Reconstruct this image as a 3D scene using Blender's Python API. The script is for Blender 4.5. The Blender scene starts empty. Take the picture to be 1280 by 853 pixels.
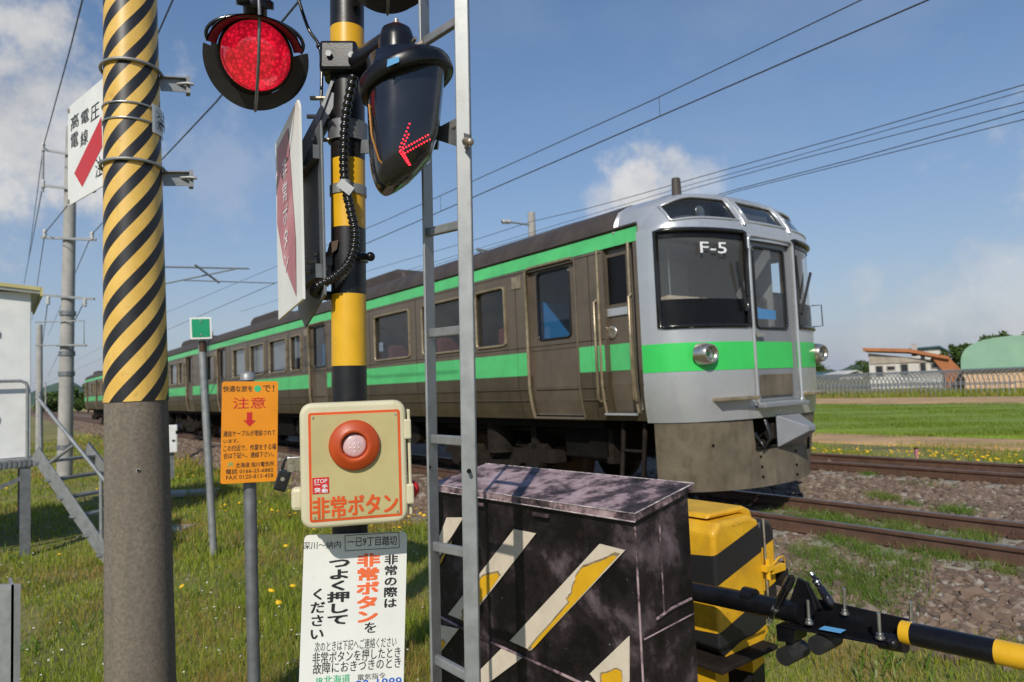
import bpy, math, random
import numpy as np
from mathutils import Vector, Matrix
random.seed(7); rng = np.random.default_rng(7)
S = bpy.context.scene; COL = S.collection
rad = math.radians
# ------------------------------------------------------------------ camera (24 mm, tilted a little, rolled 2.35 deg)
H = 1.59                                   # eye above rail top (z = 0 is the rail top)
FPX, CX, CY = 853.0, 640.0, 426.5
def _axes(pitch, roll):
    p, r = rad(pitch), rad(roll)
    f = Vector((0, math.cos(p), math.sin(p))); ri = Vector((1, 0, 0)); up = Vector((0, -math.sin(p), math.cos(p)))
    return ri*math.cos(r)-up*math.sin(r), up*math.cos(r)+ri*math.sin(r), f
RI, UP, FW = _axes(3.72, 2.35)
CAMP = Vector((0, 0, H))
cd = bpy.data.cameras.new('camera'); cam = bpy.data.objects.new('camera', cd); COL.objects.link(cam); S.camera = cam
cam.matrix_world = Matrix(((RI.x, UP.x, -FW.x, 0), (RI.y, UP.y, -FW.y, 0), (RI.z, UP.z, -FW.z, H), (0, 0, 0, 1)))
cd.sensor_width = 36; cd.lens = 36*FPX/1280; cd.clip_start = .05; cd.clip_end = 20000
cd.dof.use_dof = True; cd.dof.focus_distance = 2.3; cd.dof.aperture_fstop = 4.0
# ------------------------------------------------------------------ light
SUN_HEAD, SUN_EL = -168.0, 37.0
sunv = Vector((math.sin(rad(SUN_HEAD))*math.cos(rad(SUN_EL)), math.cos(rad(SUN_HEAD))*math.cos(rad(SUN_EL)), math.sin(rad(SUN_EL))))
sl = bpy.data.lights.new('sun', 'SUN'); sl.energy = 3.8; sl.angle = rad(.55); sl.color = (1, .94, .83)
so = bpy.data.objects.new('sun', sl); COL.objects.link(so)
so.rotation_euler = sunv.to_track_quat('Z', 'Y').to_euler()
W = bpy.data.worlds.new('World'); S.world = W; W.use_nodes = True
nt = W.node_tree; nt.nodes.clear()
def N(t, typ, **k):
    n = t.nodes.new(typ)
    for a, b in k.items():
        if a.startswith('i_'): n.inputs[a[2:].replace('_', ' ')].default_value = b
        else: setattr(n, a, b)
    return n
def mth(t, op, a, b=None, clamp=False):
    n = t.nodes.new('ShaderNodeMath'); n.operation = op; n.use_clamp = clamp
    for i, v in enumerate((a, b)):
        if v is None: continue
        if isinstance(v, (int, float)): n.inputs[i].default_value = v
        else: t.links.new(v, n.inputs[i])
    return n.outputs[0]
def mixc(t, f, a, b):
    n = t.nodes.new('ShaderNodeMix'); n.data_type = 'RGBA'
    for s, v in ((n.inputs[0], f), (n.inputs[6], a), (n.inputs[7], b)):
        if isinstance(v, (int, float)): s.default_value = v
        elif isinstance(v, (tuple, list)): s.default_value = (*v[:3], 1)
        else: t.links.new(v, s)
    return n.outputs[2]
def ramp(t, f, stops):
    n = t.nodes.new('ShaderNodeValToRGB'); e = n.color_ramp.elements
    while len(e) < len(stops): e.new(.5)
    for x, (p, c) in zip(e, stops): x.position = p; x.color = (*c, 1) if not isinstance(c, (int, float)) else (c, c, c, 1)
    t.links.new(f, n.inputs[0]); return n.outputs[0]
sky = N(nt, 'ShaderNodeTexSky', sky_type='NISHITA', sun_disc=False, sun_elevation=rad(SUN_EL), sun_rotation=rad(SUN_HEAD), air_density=1.0, dust_density=.25, ozone_density=2.2)
tc = N(nt, 'ShaderNodeTexCoord'); d = tc.outputs['Generated']
def pxdir(x, y):
    return (RI*(x-CX)/FPX+UP*(CY-y)/FPX+FW).normalized()
sep = N(nt, 'ShaderNodeSeparateXYZ'); nt.links.new(d, sep.inputs[0])
zz = mth(nt, 'MAXIMUM', sep.outputs[2], .0)
inv = mth(nt, 'DIVIDE', 1.0, mth(nt, 'ADD', zz, .10))
vm = N(nt, 'ShaderNodeVectorMath', operation='SCALE'); nt.links.new(d, vm.inputs[0]); nt.links.new(inv, vm.inputs[3])
n1 = N(nt, 'ShaderNodeTexNoise', i_Scale=.55, i_Detail=9.0, i_Roughness=.58); nt.links.new(vm.outputs[0], n1.inputs[0])
n2 = N(nt, 'ShaderNodeTexNoise', i_Scale=7.0, i_Detail=8.0, i_Roughness=.6); nt.links.new(d, n2.inputs[0])
# cumulus banks where the photograph has them (direction, angular size, strength)
n3 = N(nt, 'ShaderNodeTexNoise', i_Scale=22.0, i_Detail=7.0, i_Roughness=.62); nt.links.new(d, n3.inputs[0])
mask = None
for (px, py, size, st) in [(-20, 130, .17, 1.0), (50, 120, .09, .9), (70, 185, .10, .9), (110, 200, .07, .6), (770, 250, .045, .6), (800, 236, .06, .9), (836, 232, .05, .75), (872, 224, .04, .45), (275, 215, .08, .22), (1240, 385, .10, .4), (1150, 400, .08, .25), (1085, 360, .03, .35), (-420, 190, .25, .9), (-900, 120, .3, .8), (1700, 220, .25, .7), (2300, 60, .3, .8)]:
    c = pxdir(px, py)
    ds = N(nt, 'ShaderNodeVectorMath', operation='DISTANCE'); nt.links.new(d, ds.inputs[0]); ds.inputs[1].default_value = c
    m = mth(nt, 'SUBTRACT', 1.0, mth(nt, 'DIVIDE', ds.outputs['Value'], size*1.35))
    m = mth(nt, 'ADD', m, mth(nt, 'ADD', mth(nt, 'MULTIPLY', mth(nt, 'SUBTRACT', n2.outputs[0], .52), 1.5), mth(nt, 'MULTIPLY', mth(nt, 'SUBTRACT', n3.outputs[0], .5), 1.7)))
    sm = N(nt, 'ShaderNodeMapRange', interpolation_type='SMOOTHSTEP'); nt.links.new(m, sm.inputs[0])
    sm.inputs[1].default_value = .08; sm.inputs[2].default_value = .85; sm.inputs[3].default_value = 0; sm.inputs[4].default_value = st
    near = N(nt, 'ShaderNodeMapRange'); nt.links.new(ds.outputs['Value'], near.inputs[0]); near.inputs[1].default_value = size*1.7; near.inputs[2].default_value = size*1.0
    m = mth(nt, 'MULTIPLY', sm.outputs[0], near.outputs[0])
    mask = m if mask is None else mth(nt, 'MAXIMUM', mask, m)
thin = N(nt, 'ShaderNodeMapRange', interpolation_type='SMOOTHSTEP'); nt.links.new(n1.outputs[0], thin.inputs[0])
thin.inputs[1].default_value = .57; thin.inputs[2].default_value = .78; thin.inputs[4].default_value = .14
mask = mth(nt, 'MAXIMUM', mask, thin.outputs[0])
ccol = ramp(nt, n2.outputs[0], [(.38, (3.5, 3.7, 4.1)), (.62, (5.9, 5.8, 5.7))])
skc = N(nt, 'ShaderNodeHueSaturation', i_Saturation=1.28, i_Value=1.0); nt.links.new(sky.outputs[0], skc.inputs['Color'])
skd = N(nt, 'ShaderNodeVectorMath', operation='SCALE'); nt.links.new(skc.outputs[0], skd.inputs[0]); skd.inputs[3].default_value = .97
hz_f = mth(nt, 'POWER', 2.71828, mth(nt, 'MULTIPLY', zz, -3.1))                     # pale summer haze thickening towards the horizon
SKYC = mixc(nt, mask, mixc(nt, hz_f, skd.outputs[0], (2.85, 3.15, 3.9)), ccol)
bg = N(nt, 'ShaderNodeBackground'); bg.inputs[1].default_value = .125; nt.links.new(SKYC, bg.inputs[0])
ow = N(nt, 'ShaderNodeOutputWorld'); nt.links.new(bg.outputs[0], ow.inputs[0])
S.view_settings.view_transform = 'Standard'; S.view_settings.look = 'None'; S.view_settings.gamma = 1; S.view_settings.exposure = 0
S.cycles.max_bounces = 6; S.cycles.transparent_max_bounces = 12
# ------------------------------------------------------------------ coordinates
UD = Vector((-.60754, .79429, 0)); ND = Vector((.79429, .60754, 0))     # along the track (away), across it
def ray(x, y): return RI*(x-CX)/FPX+UP*(CY-y)/FPX+FW
def P(x, y, Y): r = ray(x, y); return CAMP+r*(Y/r.y)
def PZ(x, y, z): r = ray(x, y); return CAMP+r*((z-H)/r.z)
def on(x, y, c, nrm): r = ray(x, y); return CAMP+r*((c-CAMP).dot(nrm)/r.dot(nrm))
def TR(s, D, z=0): return UD*s+ND*D+Vector((0, 0, z))
def frame(o, ex, ez):
    ex = ex.normalized(); ey = ez.cross(ex).normalized(); ez = ex.cross(ey)
    return Matrix(((ex.x, ey.x, ez.x, o.x), (ex.y, ey.y, ez.y, o.y), (ex.z, ey.z, ez.z, o.z), (0, 0, 0, 1)))
# ------------------------------------------------------------------ materials
MATS = {}
def pm(name, col, rough=.5, metal=0, var=.12, scale=6, bump=0, bscale=80, grime=None, spec=.5, coat=0, coord='Object', streak=0):
    m = bpy.data.materials.new(name); m.use_nodes = True; t = m.node_tree; b = t.nodes['Principled BSDF']
    tcx = N(t, 'ShaderNodeTexCoord'); co = tcx.outputs[coord]
    nz = N(t, 'ShaderNodeTexNoise', i_Scale=scale, i_Detail=6.0, i_Roughness=.6); t.links.new(co, nz.inputs[0])
    lo = tuple(max(0, c*(1-var*1.6)) for c in col); hi = tuple(min(1, c*(1+var*1.4)) for c in col)
    c = ramp(t, nz.outputs[0], [(.28, lo), (.72, hi)])
    if grime:
        gc, amt, gs = grime
        g = N(t, 'ShaderNodeTexNoise', i_Scale=gs, i_Detail=9.0, i_Roughness=.7)
        if streak: mp = N(t, 'ShaderNodeMapping'); mp.inputs['Scale'].default_value = (1, 1, streak); t.links.new(co, mp.inputs[0]); t.links.new(mp.outputs[0], g.inputs[0])
        else: t.links.new(co, g.inputs[0])
        gm = ramp(t, g.outputs[0], [(.62-amt*.35, 0.0), (.74, 1.0)])
        c = mixc(t, mth(t, 'MULTIPLY', gm, min(1, .4+amt)), c, gc)
    t.links.new(c, b.inputs['Base Color'])
    b.inputs['Metallic'].default_value = metal; b.inputs['Specular IOR Level'].default_value = spec; b.inputs['Coat Weight'].default_value = coat
    r = ramp(t, nz.outputs[0], [(.2, max(.02, rough-.08)), (.8, min(1, rough+.1))]); t.links.new(r, b.inputs['Roughness'])
    if bump:
        bn = N(t, 'ShaderNodeTexNoise', i_Scale=bscale, i_Detail=5.0); t.links.new(co, bn.inputs[0])
        bp = N(t, 'ShaderNodeBump', i_Strength=bump, i_Distance=.004); t.links.new(bn.outputs[0], bp.inputs['Height']); t.links.new(bp.outputs[0], b.inputs['Normal'])
    MATS[name] = m; return m
def emis(name, col, st, base=None):
    m = pm(name, base or col, .3, var=.02); b = m.node_tree.nodes['Principled BSDF']
    b.inputs['Emission Color'].default_value = (*col, 1); b.inputs['Emission Strength'].default_value = st; return m
def glass(name, tint, refl=1.0, rough=.02, dens=0.0):
    m = bpy.data.materials.new(name); m.use_nodes = True; t = m.node_tree; t.nodes.clear()
    tr = N(t, 'ShaderNodeBsdfTransparent'); tr.inputs[0].default_value = (*tint, 1)
    gl = N(t, 'ShaderNodeBsdfGlossy'); gl.inputs['Roughness'].default_value = rough; gl.inputs[0].default_value = (refl, refl, refl, 1)
    lw = N(t, 'ShaderNodeLayerWeight', i_Blend=.5); fac = mth(t, 'ADD', mth(t, 'MULTIPLY', mth(t, 'POWER', lw.outputs['Facing'], 4.5), .9), .06)
    df = N(t, 'ShaderNodeBsdfDiffuse'); df.inputs[0].default_value = (.35, .33, .3, 1)
    mx = N(t, 'ShaderNodeMixShader'); t.links.new(fac, mx.inputs[0]); t.links.new(tr.outputs[0], mx.inputs[1]); t.links.new(gl.outputs[0], mx.inputs[2])
    m2 = N(t, 'ShaderNodeMixShader'); m2.inputs[0].default_value = dens; t.links.new(mx.outputs[0], m2.inputs[1]); t.links.new(df.outputs[0], m2.inputs[2])
    o = N(t, 'ShaderNodeOutputMaterial'); t.links.new(m2.outputs[0], o.inputs[0]); MATS[name] = m; return m
RUST = (.13, .045, .018)
pm('galv', (.30, .31, .31), .5, .45, .12, 14, .03, 160, ((.2, .19, .17), .25, 9))
pm('galv_dark', (.2, .21, .22), .5, .5, .15, 12, .1, 100)
pm('steel', (.55, .55, .54), .3, .9, .1, 20)
pm('bolt', (.42, .37, .29), .45, .7, .2, 40)
pm('black', (.008, .008, .010), .28, 0, .3, 12, .05, 150, ((.03, .026, .024), .05, 15), spec=.35)
pm('black_gloss', (.012, .011, .014), .16, 0, .2, 8, coat=.6)
pm('black_matt', (.02, .02, .021), .6, 0, .2, 15, .1, 200)
pm('rubber', (.012, .012, .012), .2, 0, .2, 30)
pm('yellow', (.72, .40, .015), .38, 0, .07, 8, .05, 120, ((.30, .14, .03), .06, 18))
pm('yellow_wrap', (.78, .46, .07), .42, 0, .06, 5)
pm('pole_black', (.010, .010, .011), .36, 0, .2, 10, .06, 120, ((.1, .035, .015), .12, 14))
pm('concrete', (.185, .155, .12), .9, 0, .22, 60, .6, 220, ((.12, .10, .08), .42, 10), streak=.12)
pm('old_concrete', (.36, .345, .32), .85, 0, .15, 3, .3, 60)
pm('white_paint', (.74, .74, .72), .5, 0, .05, 4, 0, 50, ((.42, .33, .26), .02, 3))
pm('sign_white', (.78, .78, .74), .4, 0, .04, 5, 0, 50, ((.5, .45, .38), .03, 9))
pm('cream', (.60, .55, .37), .42, 0, .05, 7, .03, 80, ((.40, .31, .15), .14, 14), streak=.25)
pm('cream_panel', (.48, .41, .19), .38, 0, .06, 7, 0, 80, ((.34, .23, .09), .10, 9))
pm('red_orange', (.68, .09, .012), .42, 0, .08, 12)
pm('orange_sign', (.78, .27, .01), .4, 0, .05, 6)
pm('orange_ring', (.46, .062, .010), .42, 0, .10, 14, .04, 60)
pm('ink', (.02, .02, .022), .5, 0, .05)
pm('ink_orange', (.86, .16, .05), .45, 0, .04)
pm('ink_red', (.56, .02, .022), .42, 0, .05)
pm('ink_green', (.04, .46, .2), .45, 0, .05)
pm('ink_blue', (.02, .12, .55), .45, 0, .05)
pm('ink_white', (.8, .8, .8), .45, 0, .03)
pm('sign_red_faded', (.50, .19, .21), .5, 0, .2, 5, 0, 50, ((.62, .40, .41), .35, 7))
pm('sign_green', (.01, .30, .14), .4, 0, .06)
pm('blue_label', (.13, .38, .66), .35, 0, .06)
pm('cable_orange', (.45, .19, .03), .5, 0, .2)
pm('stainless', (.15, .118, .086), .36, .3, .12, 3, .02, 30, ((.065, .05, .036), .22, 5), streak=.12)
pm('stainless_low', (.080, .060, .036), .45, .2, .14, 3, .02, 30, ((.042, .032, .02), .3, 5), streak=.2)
pm('sunlit_gold', (.36, .285, .185), .35, .55, .2, 8)  # gold trim; sunlight on door and window edges is put into the colour
pm('silver', (.53, .54, .55), .28, .5, .05, 2.0, 0, 40, ((.26, .23, .19), .12, 7), streak=.1)
pm('silver_grey', (.24, .25, .265), .4, .15, .05, 3)
pm('roof_train', (.055, .043, .036), .65, 0, .2, 3)
pm('train_green', (.045, .58, .11), .38, 0, .05, 2)
pm('train_green_side', (.085, .50, .16), .4, 0, .10, 3, 0, 40, ((.07, .30, .11), .12, 7), streak=.1)
pm('skirt', (.165, .135, .092), .6, .1, .2, 3, .05, 40, ((.07, .05, .03), .38, 6), streak=.35)
pm('underframe', (.008, .007, .006), .8, 0, .3, 5, spec=.1)
pm('bogie', (.018, .014, .011), .75, 0, .3, 8, .1, 60, ((.07, .042, .025), .15, 7), spec=.15)
pm('wheel_rust', (.07, .04, .022), .6, .3, .2, 8)
pm('interior', (.24, .235, .23), .8, 0, .2, 1.5)
pm('interior_light', (.52, .50, .45), .7, 0, .1, 2)
pm('seat_red', (.16, .035, .03), .8, 0, .2, 5)
pm('blind', (.42, .43, .43), .8, 0, .05, 3)
pm('cab_beige', (.52, .40, .30), .6, 0, .08, 3)
pm('cab_blue', (.03, .32, .75), .5, 0, .08, 3)
pm('black_panel', (.006, .006, .007), .3, 0, .2, 5, spec=.25)
pm('rail', (.115, .062, .042), .6, .2, .2, 6, .05, 60, ((.17, .08, .04), .25, 8))
pm('rail_top', (.22, .17, .15), .35, .7, .15, 9)
pm('sleeper', (.29, .26, .21), .9, 0, .15, 6, .3, 60)
pm('ballast', (.16, .10, .065), .95, 0, .4, 38, .8, 60)
pm('dirt', (.46, .29, .14), .95, 0, .2, .6, .4, 6)
pm('rice', (.18, .25, .022), .9, 0, .16, .8, .6, 9, coord='Object')
pm('grass_base', (.20, .185, .055), .95, 0, .3, .7, .8, 30, ((.30, .21, .09), .3, .9))
pm('house_white', (.56, .54, .50), .7, 0, .08, 1)
pm('house_wood', (.36, .31, .25), .8, 0, .15, 1.5)
pm('roof_orange', (.40, .14, .045), .6, 0, .12, 1)
pm('barn_green', (.25, .42, .29), .5, 0, .06, .5)
pm('barn_wall', (.62, .42, .26), .8, 0, .1, 1)
pm('dark_glass', (.03, .035, .04), .15, 0, .3, 2)
pm('roof_blue', (.05, .12, .14), .6, 0, .1, 1)
pm('hill', (.06, .10, .07), .95, 0, .3, .02)
pm('wire', (.05, .05, .055), .6)
pm('porcelain', (.5, .5, .48), .25)
pm('trunk', (.10, .075, .05), .9, 0, .2, 4, .4, 20)
pm('shed_yellow', (.55, .48, .20), .5, 0, .08, 3)
pm('padlock', (.02, .02, .022), .25, .2, .2, 20)
pm('lens_red_side', (.55, .02, .02), .2, 0, .1, 6)
pm('chrome', (.62, .57, .48), .25, .9, .1, 9)
glass('train_glass', (.62, .66, .70), .9, .02, .03); glass('cab_glass', (.88, .92, .92), 1.0, .02, .11); glass('clear', (.9, .9, .9))
# box paint: black fading to grey-pink in clouds with pale specks
def box_paint():
    m = bpy.data.materials.new('faded_black_paint'); m.use_nodes = True; t = m.node_tree; b = t.nodes['Principled BSDF']
    co = N(t, 'ShaderNodeTexCoord').outputs['Object']
    a = N(t, 'ShaderNodeTexNoise', i_Scale=4.2, i_Detail=11.0, i_Roughness=.66, i_Distortion=.2); t.links.new(co, a.inputs[0])
    c = ramp(t, a.outputs[0], [(.44, (.006, .005, .006)), (.54, (.022, .016, .018)), (.66, (.13, .095, .105)), (.80, (.27, .22, .23))])
    s = N(t, 'ShaderNodeTexNoise', i_Scale=70.0, i_Detail=4.0, i_Roughness=.75); t.links.new(co, s.inputs[0])
    c = mixc(t, mth(t, 'MULTIPLY', ramp(t, s.outputs[0], [(.68, 0.0), (.73, 1.0)]), .75), c, (.42, .41, .42))
    k = N(t, 'ShaderNodeTexNoise', i_Scale=16.0, i_Detail=8.0, i_Roughness=.7); t.links.new(co, k.inputs[0])
    c = mixc(t, ramp(t, k.outputs[0], [(.58, 0.0), (.75, .8)]), c, (.035, .018, .014))
    t.links.new(c, b.inputs['Base Color']); b.inputs['Roughness'].default_value = .42
    t.links.new(ramp(t, a.outputs[0], [(.3, .34), (.7, .6)]), b.inputs['Roughness']); b.inputs['Specular IOR Level'].default_value = .28
    MATS['box_paint'] = m
box_paint()
def top_paint():
    m = bpy.data.materials.new('faded_lid_paint'); m.use_nodes = True; t = m.node_tree; b = t.nodes['Principled BSDF']
    co = N(t, 'ShaderNodeTexCoord').outputs['Object']
    a = N(t, 'ShaderNodeTexNoise', i_Scale=7, i_Detail=12.0, i_Roughness=.72, i_Distortion=.15); t.links.new(co, a.inputs[0])
    c = ramp(t, a.outputs[0], [(.36, (.016, .013, .014)), (.46, (.08, .055, .06)), (.54, (.32, .225, .235)), (.7, (.48, .38, .385))])
    s = N(t, 'ShaderNodeTexNoise', i_Scale=90.0, i_Detail=4.0, i_Roughness=.75); t.links.new(co, s.inputs[0])
    c = mixc(t, mth(t, 'MULTIPLY', ramp(t, s.outputs[0], [(.66, 0.0), (.72, 1.0)]), .7), c, (.4, .39, .4))
    t.links.new(c, b.inputs['Base Color']); b.inputs['Roughness'].default_value = .6; b.inputs['Specular IOR Level'].default_value = .2; MATS['lid_paint'] = m
top_paint()
# helical stripes printed on the pole wrap (three starts), and plain bands for the crossing post
def helix_wrap():
    m = bpy.data.materials.new('striped_wrap'); m.use_nodes = True; t = m.node_tree; b = t.nodes['Principled BSDF']
    co = N(t, 'ShaderNodeTexCoord').outputs['Object']; sp = N(t, 'ShaderNodeSeparateXYZ'); t.links.new(co, sp.inputs[0])
    an = mth(t, 'DIVIDE', mth(t, 'ARCTAN2', sp.outputs[1], sp.outputs[0]), 2*math.pi)
    ph = mth(t, 'SUBTRACT', mth(t, 'DIVIDE', sp.outputs[2], .164), mth(t, 'MULTIPLY', an, 6.0))
    fr = mth(t, 'FRACT', mth(t, 'ADD', ph, 100.35))
    k = N(t, 'ShaderNodeMapRange'); t.links.new(mth(t, 'ABSOLUTE', mth(t, 'SUBTRACT', fr, .5)), k.inputs[0]); k.inputs[1].default_value = .228; k.inputs[2].default_value = .236
    nz = N(t, 'ShaderNodeTexNoise', i_Scale=7.0, i_Detail=6.0); t.links.new(co, nz.inputs[0])
    ye = ramp(t, nz.outputs[0], [(.3, (.68, .41, .075)), (.7, (.81, .52, .125))])
    dirt = N(t, 'ShaderNodeTexNoise', i_Scale=22.0, i_Detail=8.0, i_Roughness=.75); t.links.new(co, dirt.inputs[0])
    ye = mixc(t, ramp(t, dirt.outputs[0], [(.56, 0.0), (.75, .7)]), ye, (.35, .19, .04))
    mp = N(t, 'ShaderNodeMapping'); mp.inputs['Scale'].default_value = (1, 1, .08); t.links.new(co, mp.inputs[0]); sk_ = N(t, 'ShaderNodeTexNoise', i_Scale=26.0, i_Detail=8.0, i_Roughness=.7); t.links.new(mp.outputs[0], sk_.inputs[0])
    ye = mixc(t, ramp(t, sk_.outputs[0], [(.55, 0.0), (.75, .45)]), ye, (.42, .25, .08))
    blk = mixc(t, ramp(t, dirt.outputs[0], [(.56, 0.0), (.74, .6)]), (.016, .015, .016), (.06, .05, .045)); t.links.new(mixc(t, k.outputs[0], blk, ye), b.inputs['Base Color']); b.inputs['Roughness'].default_value = .42
    MATS['wrap'] = m
helix_wrap()
def blade_mat(name, greens, straw, patch):
    m = bpy.data.materials.new(name); m.use_nodes = True; t = m.node_tree; t.nodes.clear()
    g = N(t, 'ShaderNodeNewGeometry'); co = N(t, 'ShaderNodeTexCoord').outputs['Object']
    c = ramp(t, g.outputs['Random Per Island'], [(0, greens[0]), (.5, greens[1]), (1, greens[2])])
    nz = N(t, 'ShaderNodeTexNoise', i_Scale=patch, i_Detail=5.0, i_Roughness=.6); t.links.new(co, nz.inputs[0])
    f = mth(t, 'ADD', nz.outputs[0], mth(t, 'MULTIPLY', mth(t, 'SUBTRACT', g.outputs['Random Per Island'], .5), .22))
    c = mixc(t, ramp(t, f, [(.50, 0.0), (.63, 1.0)]), c, straw)
    df = N(t, 'ShaderNodeBsdfDiffuse'); tl = N(t, 'ShaderNodeBsdfTranslucent'); t.links.new(c, df.inputs[0]); t.links.new(c, tl.inputs[0])
    gl = N(t, 'ShaderNodeBsdfGlossy', i_Roughness=.45); gl.inputs[0].default_value = (.5, .5, .5, 1)
    mx = N(t, 'ShaderNodeMixShader'); mx.inputs[0].default_value = .4; t.links.new(df.outputs[0], mx.inputs[1]); t.links.new(tl.outputs[0], mx.inputs[2])
    m2 = N(t, 'ShaderNodeMixShader'); m2.inputs[0].default_value = .04; t.links.new(mx.outputs[0], m2.inputs[1]); t.links.new(gl.outputs[0], m2.inputs[2])
    o = N(t, 'ShaderNodeOutputMaterial'); t.links.new(m2.outputs[0], o.inputs[0]); MATS[name] = m
blade_mat('blade', [(.14, .21, .018), (.28, .35, .03), (.44, .46, .06)], (.44, .30, .085), .8)
blade_mat('blade_rich', [(.09, .17, .02), (.14, .245, .03), (.21, .30, .05)], (.22, .26, .06), .8)
blade_mat('leafy', [(.05, .095, .02), (.08, .14, .028), (.13, .19, .045)], (.14, .17, .05), .15)
blade_mat('ricey', [(.16, .235, .018), (.195, .27, .022), (.23, .29, .03)], (.23, .28, .04), .4)
def stone_mat():
    m = bpy.data.materials.new('stone'); m.use_nodes = True; t = m.node_tree; b = t.nodes['Principled BSDF']
    g = N(t, 'ShaderNodeNewGeometry'); co = N(t, 'ShaderNodeTexCoord').outputs['Object']
    c = ramp(t, g.outputs['Random Per Island'], [(0, (.085, .062, .048)), (.35, (.17, .115, .08)), (.65, (.225, .152, .105)), (.9, (.26, .205, .155)), (1, (.36, .33, .29))])
    nz = N(t, 'ShaderNodeTexNoise', i_Scale=40.0, i_Detail=5.0); t.links.new(co, nz.inputs[0])
    c = mixc(t, mth(t, 'MULTIPLY', nz.outputs[0], .5), c, (.10, .07, .055)); t.links.new(c, b.inputs['Base Color']); b.inputs['Roughness'].default_value = .9
    MATS['stone'] = m
stone_mat()
def leds():
    m = pm('red_lens', (.35, .005, .012), .12, 0, .1, 5, coat=1.0); t = m.node_tree; b = t.nodes['Principled BSDF']
    co = N(t, 'ShaderNodeTexCoord').outputs['Object']
    v = N(t, 'ShaderNodeTexVoronoi', i_Scale=95.0); t.links.new(co, v.inputs[0])
    nz = N(t, 'ShaderNodeTexNoise', i_Scale=16.0, i_Detail=3.0); t.links.new(co, nz.inputs[0])
    dots = ramp(t, v.outputs['Distance'], [(.15, 1.0), (.6, .42)])
    st = mth(t, 'MULTIPLY', dots, mth(t, 'MULTIPLY', ramp(t, nz.outputs[0], [(.32, .42), (.68, 1.0)]), 1.25))
    b.inputs['Emission Color'].default_value = (1, .012, .045, 1); t.links.new(st, b.inputs['Emission Strength'])
leds()
emis('led_red', (1, .02, .04), 3.0)
pm('lamp_pink', (.62, .42, .42), .25, 0, .1, 30, coat=.6)
pm('lamp_led', (.9, .8, .78), .3)
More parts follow.
